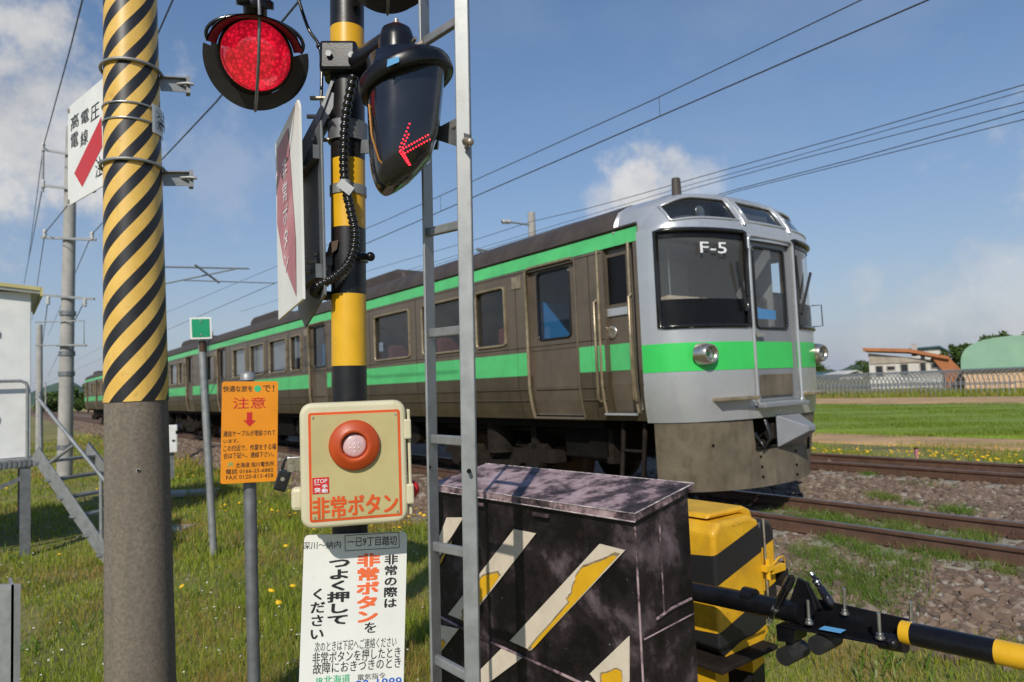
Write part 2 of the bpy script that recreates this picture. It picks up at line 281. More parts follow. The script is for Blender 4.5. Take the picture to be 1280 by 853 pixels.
# ------------------------------------------------------------------ mesh helper
BASE = {}
class MB:
    def __init__(s, fr=None): s.v = []; s.f = []; s.sm = []; s.fr = fr
    def add(s, vs, fs, smooth=False):
        o = len(s.v)
        for p in vs:
            p = Vector(p); s.v.append(s.fr @ p if s.fr is not None else p)
        for q in fs: s.f.append(tuple(i+o for i in q)); s.sm.append(smooth)
        return s
    def box(s, x0, x1, y0, y1, z0, z1):
        return s.add([(x0,y0,z0),(x1,y0,z0),(x1,y1,z0),(x0,y1,z0),(x0,y0,z1),(x1,y0,z1),(x1,y1,z1),(x0,y1,z1)],
                     [(0,3,2,1),(4,5,6,7),(0,1,5,4),(1,2,6,5),(2,3,7,6),(3,0,4,7)])
    def bar(s, p0, p1, w, h, up=(0,0,1)):                       # rectangular bar between two points
        p0, p1 = Vector(p0), Vector(p1); a = (p1-p0).normalized(); u = Vector(up)
        if abs(a.dot(u)) > .98: u = Vector((0, 1, 0))
        x = a.cross(u).normalized()*w/2; y = x.cross(a).normalized()*h/2
        vs = [p+i*x+j*y for p in (p0, p1) for i, j in ((-1,-1),(1,-1),(1,1),(-1,1))]
        return s.add(vs, [(0,1,2,3),(7,6,5,4),(0,4,5,1),(1,5,6,2),(2,6,7,3),(3,7,4,0)])
    def tube(s, pts, r, n=10, cap=True, closed=False):
        pts = [Vector(p) for p in pts]; m = len(pts); rs = r if isinstance(r, (list, tuple)) else [r]*m
        rings = []; px = None
        for i, p in enumerate(pts):
            if closed: t = (pts[(i+1) % m]-pts[i-1]).normalized()
            else: t = (pts[min(i+1, m-1)]-pts[max(i-1, 0)]).normalized()
            if px is None:
                ref = Vector((0,0,1)) if abs(t.z) < .9 else Vector((1,0,0)); px = t.cross(ref).normalized()
            px = (px-t*px.dot(t)).normalized(); py = t.cross(px)
            rings.append([p+(px*math.cos(2*math.pi*k/n)+py*math.sin(2*math.pi*k/n))*rs[i] for k in range(n)])
        vs = [v for R_ in rings for v in R_]; fs = []
        for i in range(m if closed else m-1):
            a, b = i*n, ((i+1) % m)*n
            fs += [(a+k, a+(k+1) % n, b+(k+1) % n, b+k) for k in range(n)]
        s.add(vs, fs, n > 4)
        if cap and not closed: s.add(rings[0], [tuple(range(n))[::-1]]); s.add(rings[-1], [tuple(range(n))])
        return s
    def cyl(s, p0, p1, r0, r1=None, n=20): return s.tube([p0, p1], [r0, r0 if r1 is None else r1], n)
    def lathe(s, prof, o, ax, n=28, sx=None):                   # prof = [(radius, height)], axis ax
        o, ax = Vector(o), Vector(ax).normalized(); ref = Vector((0,0,1)) if abs(ax.z) < .9 else Vector((1,0,0))
        x = ax.cross(ref).normalized(); y = ax.cross(x); vs = []; fs = []
        for r, h in prof: vs += [o+ax*h+(x*math.cos(2*math.pi*k/n)+y*math.sin(2*math.pi*k/n))*r for k in range(n)]
        for i in range(len(prof)-1): fs += [(i*n+k, i*n+(k+1) % n, (i+1)*n+(k+1) % n, (i+1)*n+k) for k in range(n)]
        return s.add(vs, fs, True)
    def prism(s, poly, y0, y1):                                 # polygon in local x, z, extruded along y
        n = len(poly); vs = [(x, y0, z) for x, z in poly]+[(x, y1, z) for x, z in poly]
        return s.add(vs, [tuple(range(n)), tuple(range(n, 2*n))[::-1]]+[(i, i+n, (i+1) % n+n, (i+1) % n) for i in range(n)])
    def slab(s, pts, d):                                        # 3D polygon thickened by vector d
        n = len(pts); d = Vector(d); pts = [Vector(p) for p in pts]
        return s.add(pts+[p+d for p in pts], [tuple(range(n)), tuple(range(n, 2*n))[::-1]]+[(i, i+n, (i+1) % n+n, (i+1) % n) for i in range(n)])
    def ball(s, c, r, n=10, m=6, sc=(1,1,1)):
        c = Vector(c); vs = [c+Vector((0,0,r*sc[2]))]; fs = []
        for i in range(1, m):
            a = math.pi*i/m
            vs += [c+Vector((r*sc[0]*math.sin(a)*math.cos(2*math.pi*k/n), r*sc[1]*math.sin(a)*math.sin(2*math.pi*k/n), r*sc[2]*math.cos(a))) for k in range(n)]
        vs.append(c-Vector((0,0,r*sc[2])))
        fs += [(0, 1+k, 1+(k+1) % n) for k in range(n)]
        for i in range(m-2): fs += [(1+i*n+k, 1+(i+1)*n+k, 1+(i+1)*n+(k+1) % n, 1+i*n+(k+1) % n) for k in range(n)]
        l = len(vs)-1; fs += [(l, 1+(m-2)*n+(k+1) % n, 1+(m-2)*n+k) for k in range(n)]
        return s.add(vs, fs, True)
    def grid(s, us, vs_, pt, hole=lambda u, v: False, smooth=False):
        nu, nv = len(us), len(vs_); vs = [pt(u, v) for u in us for v in vs_]
        fs = [(i*nv+j, (i+1)*nv+j, (i+1)*nv+j+1, i*nv+j+1) for i in range(nu-1) for j in range(nv-1) if not hole((us[i]+us[i+1])/2, (vs_[j]+vs_[j+1])/2)]
        return s.add(vs, fs, smooth)
    def mesh(s, name, mat, off):
        me = bpy.data.meshes.new(name); me.from_pydata([v-off for v in s.v], [], s.f); me.update()
        me.polygons.foreach_set('use_smooth', s.sm); me.materials.append(MATS[mat]); return me
    def build(s, name, mat, parent=None, bevel=0, loc=None, seg=2, recalc=True):
        off = BASE[parent.name] if parent else (Vector(loc) if loc is not None else Vector((0,0,0)))
        me = s.mesh(name, mat, off)
        if recalc:
            import bmesh
            bm = bmesh.new(); bm.from_mesh(me); bmesh.ops.recalc_face_normals(bm, faces=bm.faces); bm.to_mesh(me); bm.free()
        o = bpy.data.objects.new(name, me); COL.objects.link(o)
        if parent: o.parent = parent
        else: o.location = off
        BASE[o.name] = off
        if bevel:
            b = o.modifiers.new('edge', 'BEVEL'); b.width = bevel; b.segments = seg; b.limit_method = 'ANGLE'; b.angle_limit = rad(40)
        return o
def thing(name, label, cat, loc, group=None):
    o = bpy.data.objects.new(name, None); COL.objects.link(o); o.location = loc; o.empty_display_size = .1
    o['label'] = label; o['category'] = cat
    if group: o['group'] = group
    BASE[o.name] = Vector(loc); return o
def tag(o, label, cat, group=None):
    o['label'] = label; o['category'] = cat
    if group: o['group'] = group
    return o
def struct(o, kind='structure'): o['kind'] = kind; return o
def clone(o, delta, parent=None):                               # copy a thing with its parts and sub-parts
    c = o.copy(); COL.objects.link(c)
    if parent: c.parent = parent; BASE[c.name] = BASE[parent.name]
    else: c.location = o.location+Vector(delta); BASE[c.name] = BASE[o.name]+Vector(delta)
    for ch in [x for x in KIDS.get(o.name, ())]: clone(ch, delta, c)
    return c
KIDS = {}
def index_kids():
    KIDS.clear()
    for o in bpy.data.objects:
        if o.parent: KIDS.setdefault(o.parent.name, []).append(o)
def rrect(w, h, r, n=5, cx=0, cz=0):
    out = []
    for sx, sz, a0 in ((1,1,0),(-1,1,90),(-1,-1,180),(1,-1,270)):
        for k in range(n+1):
            a = rad(a0+90*k/n); out.append((cx+sx*(w/2-r)+r*math.cos(a), cz+sz*(h/2-r)+r*math.sin(a)))
    return out
class Board:                                                    # a flat face seen in the photo: frame with x right, y away, z up
    def __init__(s, tl, tr, br, bl, Y, turn=0.0):
        c = [sum(p[i] for p in (tl, tr, br, bl))/4 for i in (0, 1)]
        s.o = P(c[0], c[1], Y); nr = Vector((-s.o.x, -s.o.y, 0)).normalized(); nr = Matrix.Rotation(rad(turn), 3, 'Z') @ nr
        s.n = nr; q = [on(p[0], p[1], s.o, nr) for p in (tl, tr, br, bl)]
        ex = (q[1]+q[2]-q[0]-q[3]); ez = (q[0]+q[1]-q[2]-q[3])
        s.w = ex.length/2; s.h = ez.length/2; s.M = frame(s.o, ex, ez); s.I = s.M.inverted()
    def xz(s, px, py): v = s.I @ on(px, py, s.o, s.n); return v.x, v.z
    def poly(s, pts): return [s.xz(*p) for p in pts]
FONT = None
def text_mesh(st, bold):
    cu = bpy.data.curves.new('t', 'FONT'); cu.body = st; cu.align_x = 'CENTER'; cu.resolution_u = 2; cu.space_line = 1.04
    ob = bpy.data.objects.new('t', cu); COL.objects.link(ob)
    dg = bpy.context.evaluated_depsgraph_get(); me = ob.evaluated_get(dg).to_mesh()
    vs = [(v.co.x, v.co.y) for v in me.vertices]; fs = [tuple(p.vertices) for p in me.polygons]
    ob.evaluated_get(dg).to_mesh_clear(); bpy.data.objects.remove(ob); bpy.data.curves.remove(cu); return vs, fs
def put_text(mb, st, cx, cz, w, h, y, bold=0.0, vertical=False):
    vs, fs = text_mesh('\n'.join(st) if vertical else st, bold)
    if not vs: return
    kb = min(w, h)
    x0, x1 = min(v[0] for v in vs), max(v[0] for v in vs); z0, z1 = min(v[1] for v in vs), max(v[1] for v in vs)
    for i, (ox, oz) in enumerate([(0, 0)] if bold < .004 else [(-1, -.6), (1, -.6), (1, .6), (-1, .6)]):   # heavy type: overprinted
        mb.add([(cx+((v[0]-x0)/(x1-x0)-.5)*w+ox*bold*kb*.55, y-.00012*i, cz+((v[1]-z0)/(z1-z0)-.5)*h+oz*bold*kb*.55) for v in vs], fs)
def btext(mb, B, st, x0, y0, x1, y1, y=-.001, bold=0.0, vertical=False):
    ym, xm = (y0+y1)/2, (x0+x1)/2; cx, cz = B.xz(xm, ym)
    put_text(mb, st, cx, cz, B.xz(x1, ym)[0]-B.xz(x0, ym)[0], B.xz(xm, y0)[1]-B.xz(xm, y1)[1], y, bold, vertical)
# ================================================================== SETTING
def sstep(a, b, x): t = np.clip((x-a)/(b-a), 0, 1); return t*t*(3-2*t)
def gz_sD(s, D):
    s = np.asarray(s, float); D = np.asarray(D, float)
    z = -.42+.24*sstep(5.0, 6.5, D)-.22*sstep(14.1, 15.6, D)-.2*sstep(15.6, 19, D)
    wob = .03*np.sin(s*.9+D*1.3)+.025*np.sin(s*.37-D*.8+1)+.015*np.sin(s*2.3+D*2.9)
    return z+wob*(1-sstep(4.6, 6.0, D)*(1-sstep(14.5, 16, D)))
def gz(x, y):
    return gz_sD(np.asarray(x)*UD.x+np.asarray(y)*UD.y, np.asarray(x)*ND.x+np.asarray(y)*ND.y)
def spread(*segs):
    out = []
    for a, b, st in segs: out += list(np.arange(a, b, st))
    return out+[segs[-1][1]]
Ds = spread((-6000, -1000, 1000), (-1000, -100, 150), (-100, -16, 12), (-16, 24, .4), (24, 120, 8), (120, 1000, 110), (1000, 7000, 1000))
Ss = spread((-6000, -600, 900), (-600, -40, 80), (-40, -12, 4), (-12, 40, .8), (40, 200, 10), (200, 1000, 100), (1000, 7000, 1000))
Zs = gz_sD(*np.meshgrid(Ss, Ds, indexing='ij'))
g = MB(); ix = {v: i for i, v in enumerate(Ds)}; isx = {v: i for i, v in enumerate(Ss)}
g.grid(Ss, Ds, lambda s, D: TR(s, D, Zs[isx[s], ix[D]]), smooth=True)
struct(g.build('ground', 'grass_base', recalc=False))
b = MB(); bd = spread((5.2, 7, .2), (7, 14, 1), (14, 15.6, .2)); bs = spread((-30, 60, .8), (60, 400, 20))
def bed_edge(s, D):
    if D == bd[0]: return D+.35*math.sin(s*1.1)+.2*math.sin(s*2.7)-(.3 if s < 6 else 0)
    return D
b.grid(bs, bd, lambda s, D: TR(s, bed_edge(s, D), float(gz_sD(s, bed_edge(s, D)))+(.014 if bd[0] < D < bd[-1] else -.08)), smooth=True)
struct(b.build('ballast_bed', 'ballast', recalc=False))
def sheet(name, mat, D0, D1, s0, s1, dz, st=6):
    m = MB(); m.grid(spread((s0, s1, (s1-s0)/60)), [D0]+spread((D0+.12, D1-.12, (D1-D0)/12))+[D1], lambda s, D: TR(s, D, -.56+(dz if D0 < D < D1 else -.3)), smooth=True)
    return struct(m.build(name, mat, recalc=False))
sheet('rice_field', 'rice', 23.2, 44.3, -60, 420, .05)
sheet('dirt_track', 'dirt', 44.1, 55.0, -60, 420, .03)
sheet('dry_bank', 'dirt', 20.6, 23.4, -40, 300, .03)
# railway tracks: rails, sleepers, clips
RAILP = [(-.0635,-.15),(.0635,-.15),(.0635,-.138),(.014,-.122),(.009,-.05),(.032,-.036),(.034,-.008),(.026,0),(-.026,0),(-.034,-.008),(-.032,-.036),(-.009,-.05),(-.014,-.122),(-.0635,-.138)]
def track(D0, s0, s1, nsl, label):
    root = bpy.data.objects.new('railway_track', None); COL.objects.link(root); root['kind'] = 'structure'
    root.location = TR(0, D0); BASE[root.name] = root.location.copy()
    for sd in (-.5665, .5665):
        m = MB(); n = len(RAILP)
        for a in (s0, s1): m.v += [TR(a, D0+sd+x, z) for x, z in RAILP]
        m.f = [(i, (i+1) % n, n+(i+1) % n, n+i) for i in range(n)]+[tuple(range(n)), tuple(range(n, 2*n))]; m.sm = [False]*len(m.f)
        m.build('rail', 'rail', root)
        t = MB(); t.grid([s0, s1], [-.027, .027], lambda a, x: TR(a, D0+sd+x, .0012)); t.build('rail_head', 'rail_top', root)
    fr = frame(TR(0, D0), ND, Vector((0,0,1))); fr = frame(Vector((0,0,0)), ND, Vector((0,0,1)))
    m = MB(fr)
    for sg in (-1, 1):
        vs = [(sg*.2,-.11,-.3),(sg*1.05,-.13,-.3),(sg*1.05,.13,-.3),(sg*.2,.11,-.3),(sg*.2,-.07,-.165),(sg*1.0,-.10,-.152),(sg*1.0,.10,-.152),(sg*.2,.07,-.165)]
        m.add(vs, [(0,3,2,1),(4,5,6,7),(0,1,5,4),(1,2,6,5),(2,3,7,6),(3,0,4,7)])
    m.box(-.2, .2, -.07, .07, -.3, -.168); me = m.mesh('sleeper', 'sleeper', Vector((0,0,0)))
    c = MB(fr)
    for sd in (-.5665, .5665):
        for e in (-1, 1): c.box(sd+e*.05, sd+e*.11, -.04, .04, -.152, -.112); c.cyl((sd+e*.085, 0, -.12), (sd+e*.085, 0, -.07), .014, n=6)
    mc = c.mesh('rail_clip', 'rail', Vector((0,0,0)))
    for i in range(nsl):
        a = s0+3+.62*i if s0 > -20 else -8+.62*i
        for nm, q in (('sleeper', me), ('rail_clip', mc)):
            o = bpy.data.objects.new(nm, q); COL.objects.link(o); o.parent = root; o.location = UD*a
    return root
track(7.70, -60, 400, 60, '')
track(12.5, -60, 400, 60, '')
# ballast stones (one mesh of many)
def scatter_mesh(name, mat, kind, V, F_sizes, faces_flat, smooth=False):
    me = bpy.data.meshes.new(name); me.vertices.add(len(V)); me.vertices.foreach_set('co', V.astype(np.float32).ravel())
    me.loops.add(len(faces_flat)); me.loops.foreach_set('vertex_index', faces_flat.astype(np.int32))
    st = np.concatenate([[0], np.cumsum(F_sizes)[:-1]]).astype(np.int32); me.polygons.add(len(F_sizes)); me.polygons.foreach_set('loop_start', st)
    me.polygons.foreach_set('use_smooth', np.full(len(F_sizes), smooth)); me.update(calc_edges=True); me.validate()
    me.materials.append(MATS[mat]); o = bpy.data.objects.new(name, me); COL.objects.link(o); o['kind'] = kind; return o
ph = (1+5**.5)/2
ICO = np.array([(-1,ph,0),(1,ph,0),(-1,-ph,0),(1,-ph,0),(0,-1,ph),(0,1,ph),(0,-1,-ph),(0,1,-ph),(ph,0,-1),(ph,0,1),(-ph,0,-1),(-ph,0,1)])/1.9
ICF = np.array([(0,11,5),(0,5,1),(0,1,7),(0,7,10),(0,10,11),(1,5,9),(5,11,4),(11,10,2),(10,7,6),(7,1,8),(3,9,4),(3,4,2),(3,2,6),(3,6,8),(3,8,9),(4,9,5),(2,4,11),(6,2,10),(8,6,7),(9,8,1)])
def stones(s, D, size):
    n = len(s); base = ICO[None]*(1+rng.uniform(-.32, .32, (n, 12, 1)))
    sc = np.stack([rng.uniform(.8, 1.3, n), rng.uniform(.7, 1.1, n), rng.uniform(.5, .85, n)], 1)[:, None]*size[:, None, None]
    v = base*sc; a = rng.uniform(0, 6.28, n); t = rng.uniform(-.6, .6, n)
    ct, st = np.cos(t)[:, None], np.sin(t)[:, None]; y, z = v[..., 1]*ct-v[..., 2]*st, v[..., 1]*st+v[..., 2]*ct
    ca, sa = np.cos(a)[:, None], np.sin(a)[:, None]; x = v[..., 0]
    X, Y = x*ca-y*sa, x*sa+y*ca
    px = s*UD.x+D*ND.x; py = s*UD.y+D*ND.y
    return np.stack([X+px[:, None], Y+py[:, None], z+(gz_sD(s, D)+size*.15)[:, None]], 2).reshape(-1, 3)
def clump(s, D, f=1.0, k=0.0): return np.sin(s*1.7*f+k)*np.cos(D*2.3*f-k)+.6*np.sin(s*3.9*f-D*3.1*f+k)+.4*np.sin(D*6.3*f+s*2.2*f)
parts_ = []
def add_st(n, s0, s1, D0, D1, a, b2):
    s = rng.uniform(s0, s1, n); D = rng.uniform(D0, D1, n)
    for T0 in (7.70, 12.5): k = (np.abs(D-T0) < 1.12) & (np.abs((s+57) % .62-.31) > .20) & (rng.random(len(s)) < .8); s, D = s[~k], D[~k]
    n = len(s); size = rng.uniform(a, b2, n)*np.where(rng.random(n) < .08, 1.5, 1)
    parts_.append(stones(s, D, size))
add_st(9500, -3, 7, 5.35, 7.0, .022, .045); add_st(1500, -3, 6, 5.2, 6.2, .035, .062)
add_st(26000, -4, 9, 7.0, 14.3, .028, .05); add_st(9000, 7, 40, 5.0, 6.7, .03, .055); add_st(5000, 40, 90, 5.0, 6.7, .05, .09)
V = np.concatenate(parts_); n = len(V)//12
F = (ICF[None]+np.arange(n)[:, None, None]*12).reshape(-1)
scatter_mesh('gravel', 'stone', 'stuff', V, np.full(n*20, 3), F)
# grass blades
def blades(name, mat, x, y, z, h, w, lean=.55):
    n = len(x); a = rng.uniform(0, 6.28, n); b_ = rng.uniform(0, 6.28, n); l = h*rng.uniform(.1, lean, n)
    wx, wy = np.cos(a)*w/2, np.sin(a)*w/2; lx, ly = np.cos(b_)*l, np.sin(b_)*l
    p = np.stack([x, y, z], 1); k = lambda fx, fz, ws: p+np.stack([lx*fx+wx*ws, ly*fx+wy*ws, h*fz], 1)
    V = np.stack([k(0, -.1, -1), k(0, -.1, 1), k(.35, .55, .75), k(.35, .55, -.75), k(1, .95, 0)], 1).reshape(-1, 3)
    o = np.arange(n)[:, None]*5; F = np.concatenate([o+[[0, 1, 2, 3]], o+[[3, 2, 4]]], 1).ravel()
    return scatter_mesh(name, mat, 'stuff', V, np.tile([4, 3], n), F)
def polar(n, r0, r1, a0, a1, pw=1.0):
    u = rng.random(n); r = r0*(r1/r0)**u if pw == 1 else (r0**(1-pw)+u*(r1**(1-pw)-r0**(1-pw)))**(1/(1-pw))
    a = np.radians(rng.uniform(a0, a1, n)); return np.sin(a)*r, np.cos(a)*r, r
def sD(x, y): return x*UD.x+y*UD.y, x*ND.x+y*ND.y
x, y, r = polar(330000, 3.2, 46, -50, 46)
s, D = sD(x, y); patch = np.sin(x*1.3+y*.7)+np.sin(x*.6-y*1.1+2)+.7*np.sin(x*2.9+y*2.1)
edge = np.where(s > 8, 5.0, 5.45)+.35*np.sin(s*1.7)+rng.normal(0, .18, len(s))
k = (D < edge) & ((patch > -1.55) | (rng.random(len(s)) < .35)); x, y, r, patch, D, s = (q[k] for q in (x, y, r, patch, D, s))
h = rng.uniform(.035, .10, len(x))*(1+.28*np.clip(patch, -1, 2))*np.where((D > 3.2) & (s > 8), 1.7, 1)*np.where(rng.random(len(x)) < .03, 2.0, 1)
blades('grass', 'blade', x, y, gz(x, y), h, .0045*np.maximum(1, r/4.5))
# tufts growing up through the stones at the right, between the rails, and the broad-leaved weeds by the line
tx, ty, tr = [], [], []
for px, py, rr in ((985, 650, .14), (1012, 664, .22), (1040, 662, .2), (1062, 672, .2), (1105, 664, .16), (1100, 682, .2), (1128, 676, .18), (1150, 690, .2), (1205, 700, .22), (1185, 716, .2), (1222, 690, .18), (1020, 712, .22), (1036, 730, .22), (1005, 738, .2), (1062, 738, .24), (1085, 752, .22), (1118, 742, .24), (1135, 728, .16), (1100, 716, .18), (1160, 712, .16), (1250, 735, .14), (1045, 695, .16), (1075, 705, .14),
                   (1100, 634, .16), (1115, 638, .12), (1195, 655, .2), (1140, 645, .1), (1087, 605, .12), (1140, 606, .14), (1275, 611, .16), (960, 660, .14)):
    g0 = PZ(px, py, -.3); k_ = int(520*rr/.2); tx += list(rng.normal(g0.x, rr*.55, k_)); ty += list(rng.normal(g0.y, rr*.75, k_)); tr += [rr]*k_
tx, ty, tr = np.array(tx), np.array(ty), np.array(tr); s, D = sD(tx, ty); k = (np.abs(D-7.13) > .06) & (np.abs(D-8.27) > .06); tx, ty, tr = tx[k], ty[k], tr[k]
blades('grass_tufts', 'blade_rich', tx, ty, gz(tx, ty), rng.uniform(.05, .15, len(tx))*(tr/.2)**.4, np.full(len(tx), .0055), 1.0)
n = 26000; s = rng.uniform(-4, 9, n); D = rng.uniform(7.1, 14, n); c = clump(s, D, .8, 2.2); k = (c+rng.normal(0, .15, n) > 1.25); s, D = s[k], D[k]
x = s*UD.x+D*ND.x; y = s*UD.y+D*ND.y; blades('ballast_weeds', 'blade_rich', x, y, gz(x, y), rng.uniform(.05, .12, len(x)), np.full(len(x), .008), .9)
n = 80000; s = rng.uniform(-8, 45, n); D = rng.uniform(14.3, 23.1, n); k = clump(s, D, .35, 1)+rng.normal(0, .5, n)+(D < 17.2)*.7 > .1; s, D = s[k], D[k]
x = s*UD.x+D*ND.x; y = s*UD.y+D*ND.y; blades('verge_grass', 'blade', x, y, gz(x, y), rng.uniform(.07, .2, len(x)), np.full(len(x), .014))
n = 150000; s = -10+62*rng.random(n); D = 23.3+21*rng.random(n)**1.5; x = s*UD.x+D*ND.x; y = s*UD.y+D*ND.y
blades('rice_plants', 'ricey', x, y, gz(x, y)+.02, rng.uniform(.10, .16, n), np.full(n, .03), .5)
n = 30000; s = -10+80*rng.random(n); D = 55+12*rng.random(n); x = s*UD.x+D*ND.x; y = s*UD.y+D*ND.y
blades('field_edge_grass', 'blade', x, y, gz(x, y), rng.uniform(.2, .5, n), np.full(n, .05), .5)
# broad-leaved weeds and flattened dead straw between the grass
x, y, r = polar(16000, 4.4, 26, -42, 40); s, D = sD(x, y); c = np.sin(x*2.1+1)*np.cos(y*1.7)+.6*np.sin(x*5.1-y*3.7); k = (D < 5.0) & (c+rng.normal(0, .2, len(x))+(D > 3.4)*.6 > .75); x, y, r = x[k], y[k], r[k]
blades('meadow_weeds', 'blade_rich', x, y, gz(x, y), rng.uniform(.06, .17, len(x)), .016*np.maximum(1, r/8), 1.2)
x, y, r = polar(26000, 4.4, 16, -42, 40); s, D = sD(x, y); c = np.sin(x*1.1+2.2)*np.cos(y*1.4+.5)+.5*np.sin(x*3.3+y*2.9); k = (D < 5.2) & (c+rng.normal(0, .12, len(x)) > .78); x, y = x[k], y[k]
blade_mat('straw', [(.30, .17, .06), (.42, .27, .10), (.52, .37, .16)], (.36, .20, .07), 2.0)
blades('dead_straw', 'straw', x, y, gz(x, y)+.02, rng.uniform(.03, .07, len(x)), np.full(len(x), .005), 3.0)
# dandelions
pm('dandelion', (.86, .52, .01), .6, 0, .1, 8)
def flowers(name, x, y, hh, rr):
    n = len(x); z = gz(x, y)+hh; a = np.arange(6)*math.pi/3
    tx, ty = rng.uniform(-.4, .4, (2, n))
    rx, ry = np.cos(a)[None]*rr[:, None], np.sin(a)[None]*rr[:, None]
    ring = np.stack([x[:, None]+rx, y[:, None]+ry, z[:, None]+rx*tx[:, None]+ry*ty[:, None]], 2)
    V = np.concatenate([ring, np.stack([x, y, z+rr*.5], 1)[:, None], np.stack([x, y, z-rr*.5], 1)[:, None]], 1).reshape(-1, 3)
    f = [(i, (i+1) % 6, 6) for i in range(6)]+[((i+1) % 6, i, 7) for i in range(6)]
    F = (np.array(f)[None]+np.arange(n)[:, None, None]*8).ravel(); scatter_mesh(name, 'dandelion', 'stuff', V, np.full(n*12, 3), F)
n = 3000; s = rng.uniform(-6, 40, n); D = 14.6+5.5*rng.random(n)**1.6; k = clump(s, D, .5, 3)+rng.normal(0, .6, n) > 0; s, D = s[k], D[k]
flowers('dandelions', s*UD.x+D*ND.x, s*UD.y+D*ND.y, rng.uniform(.08, .2, len(s)), rng.uniform(.02, .04, len(s)))
n = 900; s = rng.uniform(6, 50, n); D = 5.2-5*rng.random(n)**1.5; k = clump(s, D, .3, 3)+rng.normal(0, .5, n) > .5; s, D = s[k], D[k]
flowers('meadow_dandelions', s*UD.x+D*ND.x, s*UD.y+D*ND.y, rng.uniform(.08, .2, len(s)), rng.uniform(.02, .032, len(s)))
n = 420; x, y, r = polar(n, 4.5, 16, -40, -8); s, D = sD(x, y); k = D < 4.6
pm('clover', (.78, .76, .66), .7); flowers('clover_heads', x[k], y[k], rng.uniform(.05, .10, k.sum()), rng.uniform(.006, .011, k.sum()))
bpy.data.objects['clover_heads'].data.materials[0] = MATS['clover']
# distant hills
def hill(name, az0, az1, dist, hts, mat='hill'):
    m = MB(); k = len(hts); rows = [0, .35, .7, 1, 1]
    pts = []
    for i, hgt in enumerate(hts):
        a = rad(az0+(az1-az0)*i/(k-1)); dv = Vector((math.sin(a), math.cos(a), 0))
        pts.append([dv*(dist+dd)+Vector((0, 0, -8+hgt*f)) for dd, f in ((0, 0), (dist*.04, .55), (dist*.09, 1), (dist*.2, .6))])
    vs = [p for c in pts for p in c]; m.add(vs, [(i*4+j, (i+1)*4+j, (i+1)*4+j+1, i*4+j+1) for i in range(k-1) for j in range(3)], True)
    return struct(m.build(name, mat))
hh = [40+22*math.sin(i*.45)+12*math.sin(i*1.31)+7*math.sin(i*2.7) for i in range(60)]
hill('distant_hills', -75, -20, 4200, [q*1.9 for q in hh])
hill('distant_hills', 10, 32, 4200, [q*.75 for q in hh])
hill('wooded_hill', 31, 70, 900, [14+38*sstep(0, 14, i)+5*math.sin(i*1.7)+3*math.sin(i*3.3) for i in range(50)])
# ================================================================== TRAIN (three cars; local x to the rear, y towards the camera side)
PROF = [(1.10, 1.325), (1.22, 1.355), (1.36, 1.38), (1.55, 1.4), (3.22, 1.4), (3.47, 1.37)]
def py_(z):
    if z <= PROF[0][0]: return PROF[0][1]
    for (z0, y0), (z1, y1) in zip(PROF, PROF[1:]):
        if z <= z1: return y0+(y1-y0)*(z-z0)/(z1-z0)
    return PROF[-1][1]
ROOF = [(1.37, 3.47), (1.355, 3.58), (1.29, 3.70), (1.08, 3.83), (.6, 3.94), (0, 3.98)]
ROOF = ROOF+[(-y, z) for y, z in ROOF[-2::-1]]
def roofz(y):
    y = abs(y)
    for (y0, z0), (y1, z1) in zip(ROOF, ROOF[1:6]):
        if y >= y1: return z0+(z1-z0)*(y-y0)/(y1-y0) if y < 1.37 else 3.47-(y-1.37)*1.5
    return 3.87
YS = 1.157                                                     # half width 1.62 m
TF = frame(TR(4.72, 7.75), UD, Vector((0, 0, 1))) @ Matrix.Diagonal((1, YS, 1, 1))
def ring(m, x0, x1, z0, z1, yf, r, rc=.07, n=6):
    m.tube([(x, yf(z), z) for x, z in rrect(x1-x0, z1-z0, rc, 4, (x0+x1)/2, (z0+z1)/2)], r, n, closed=True)
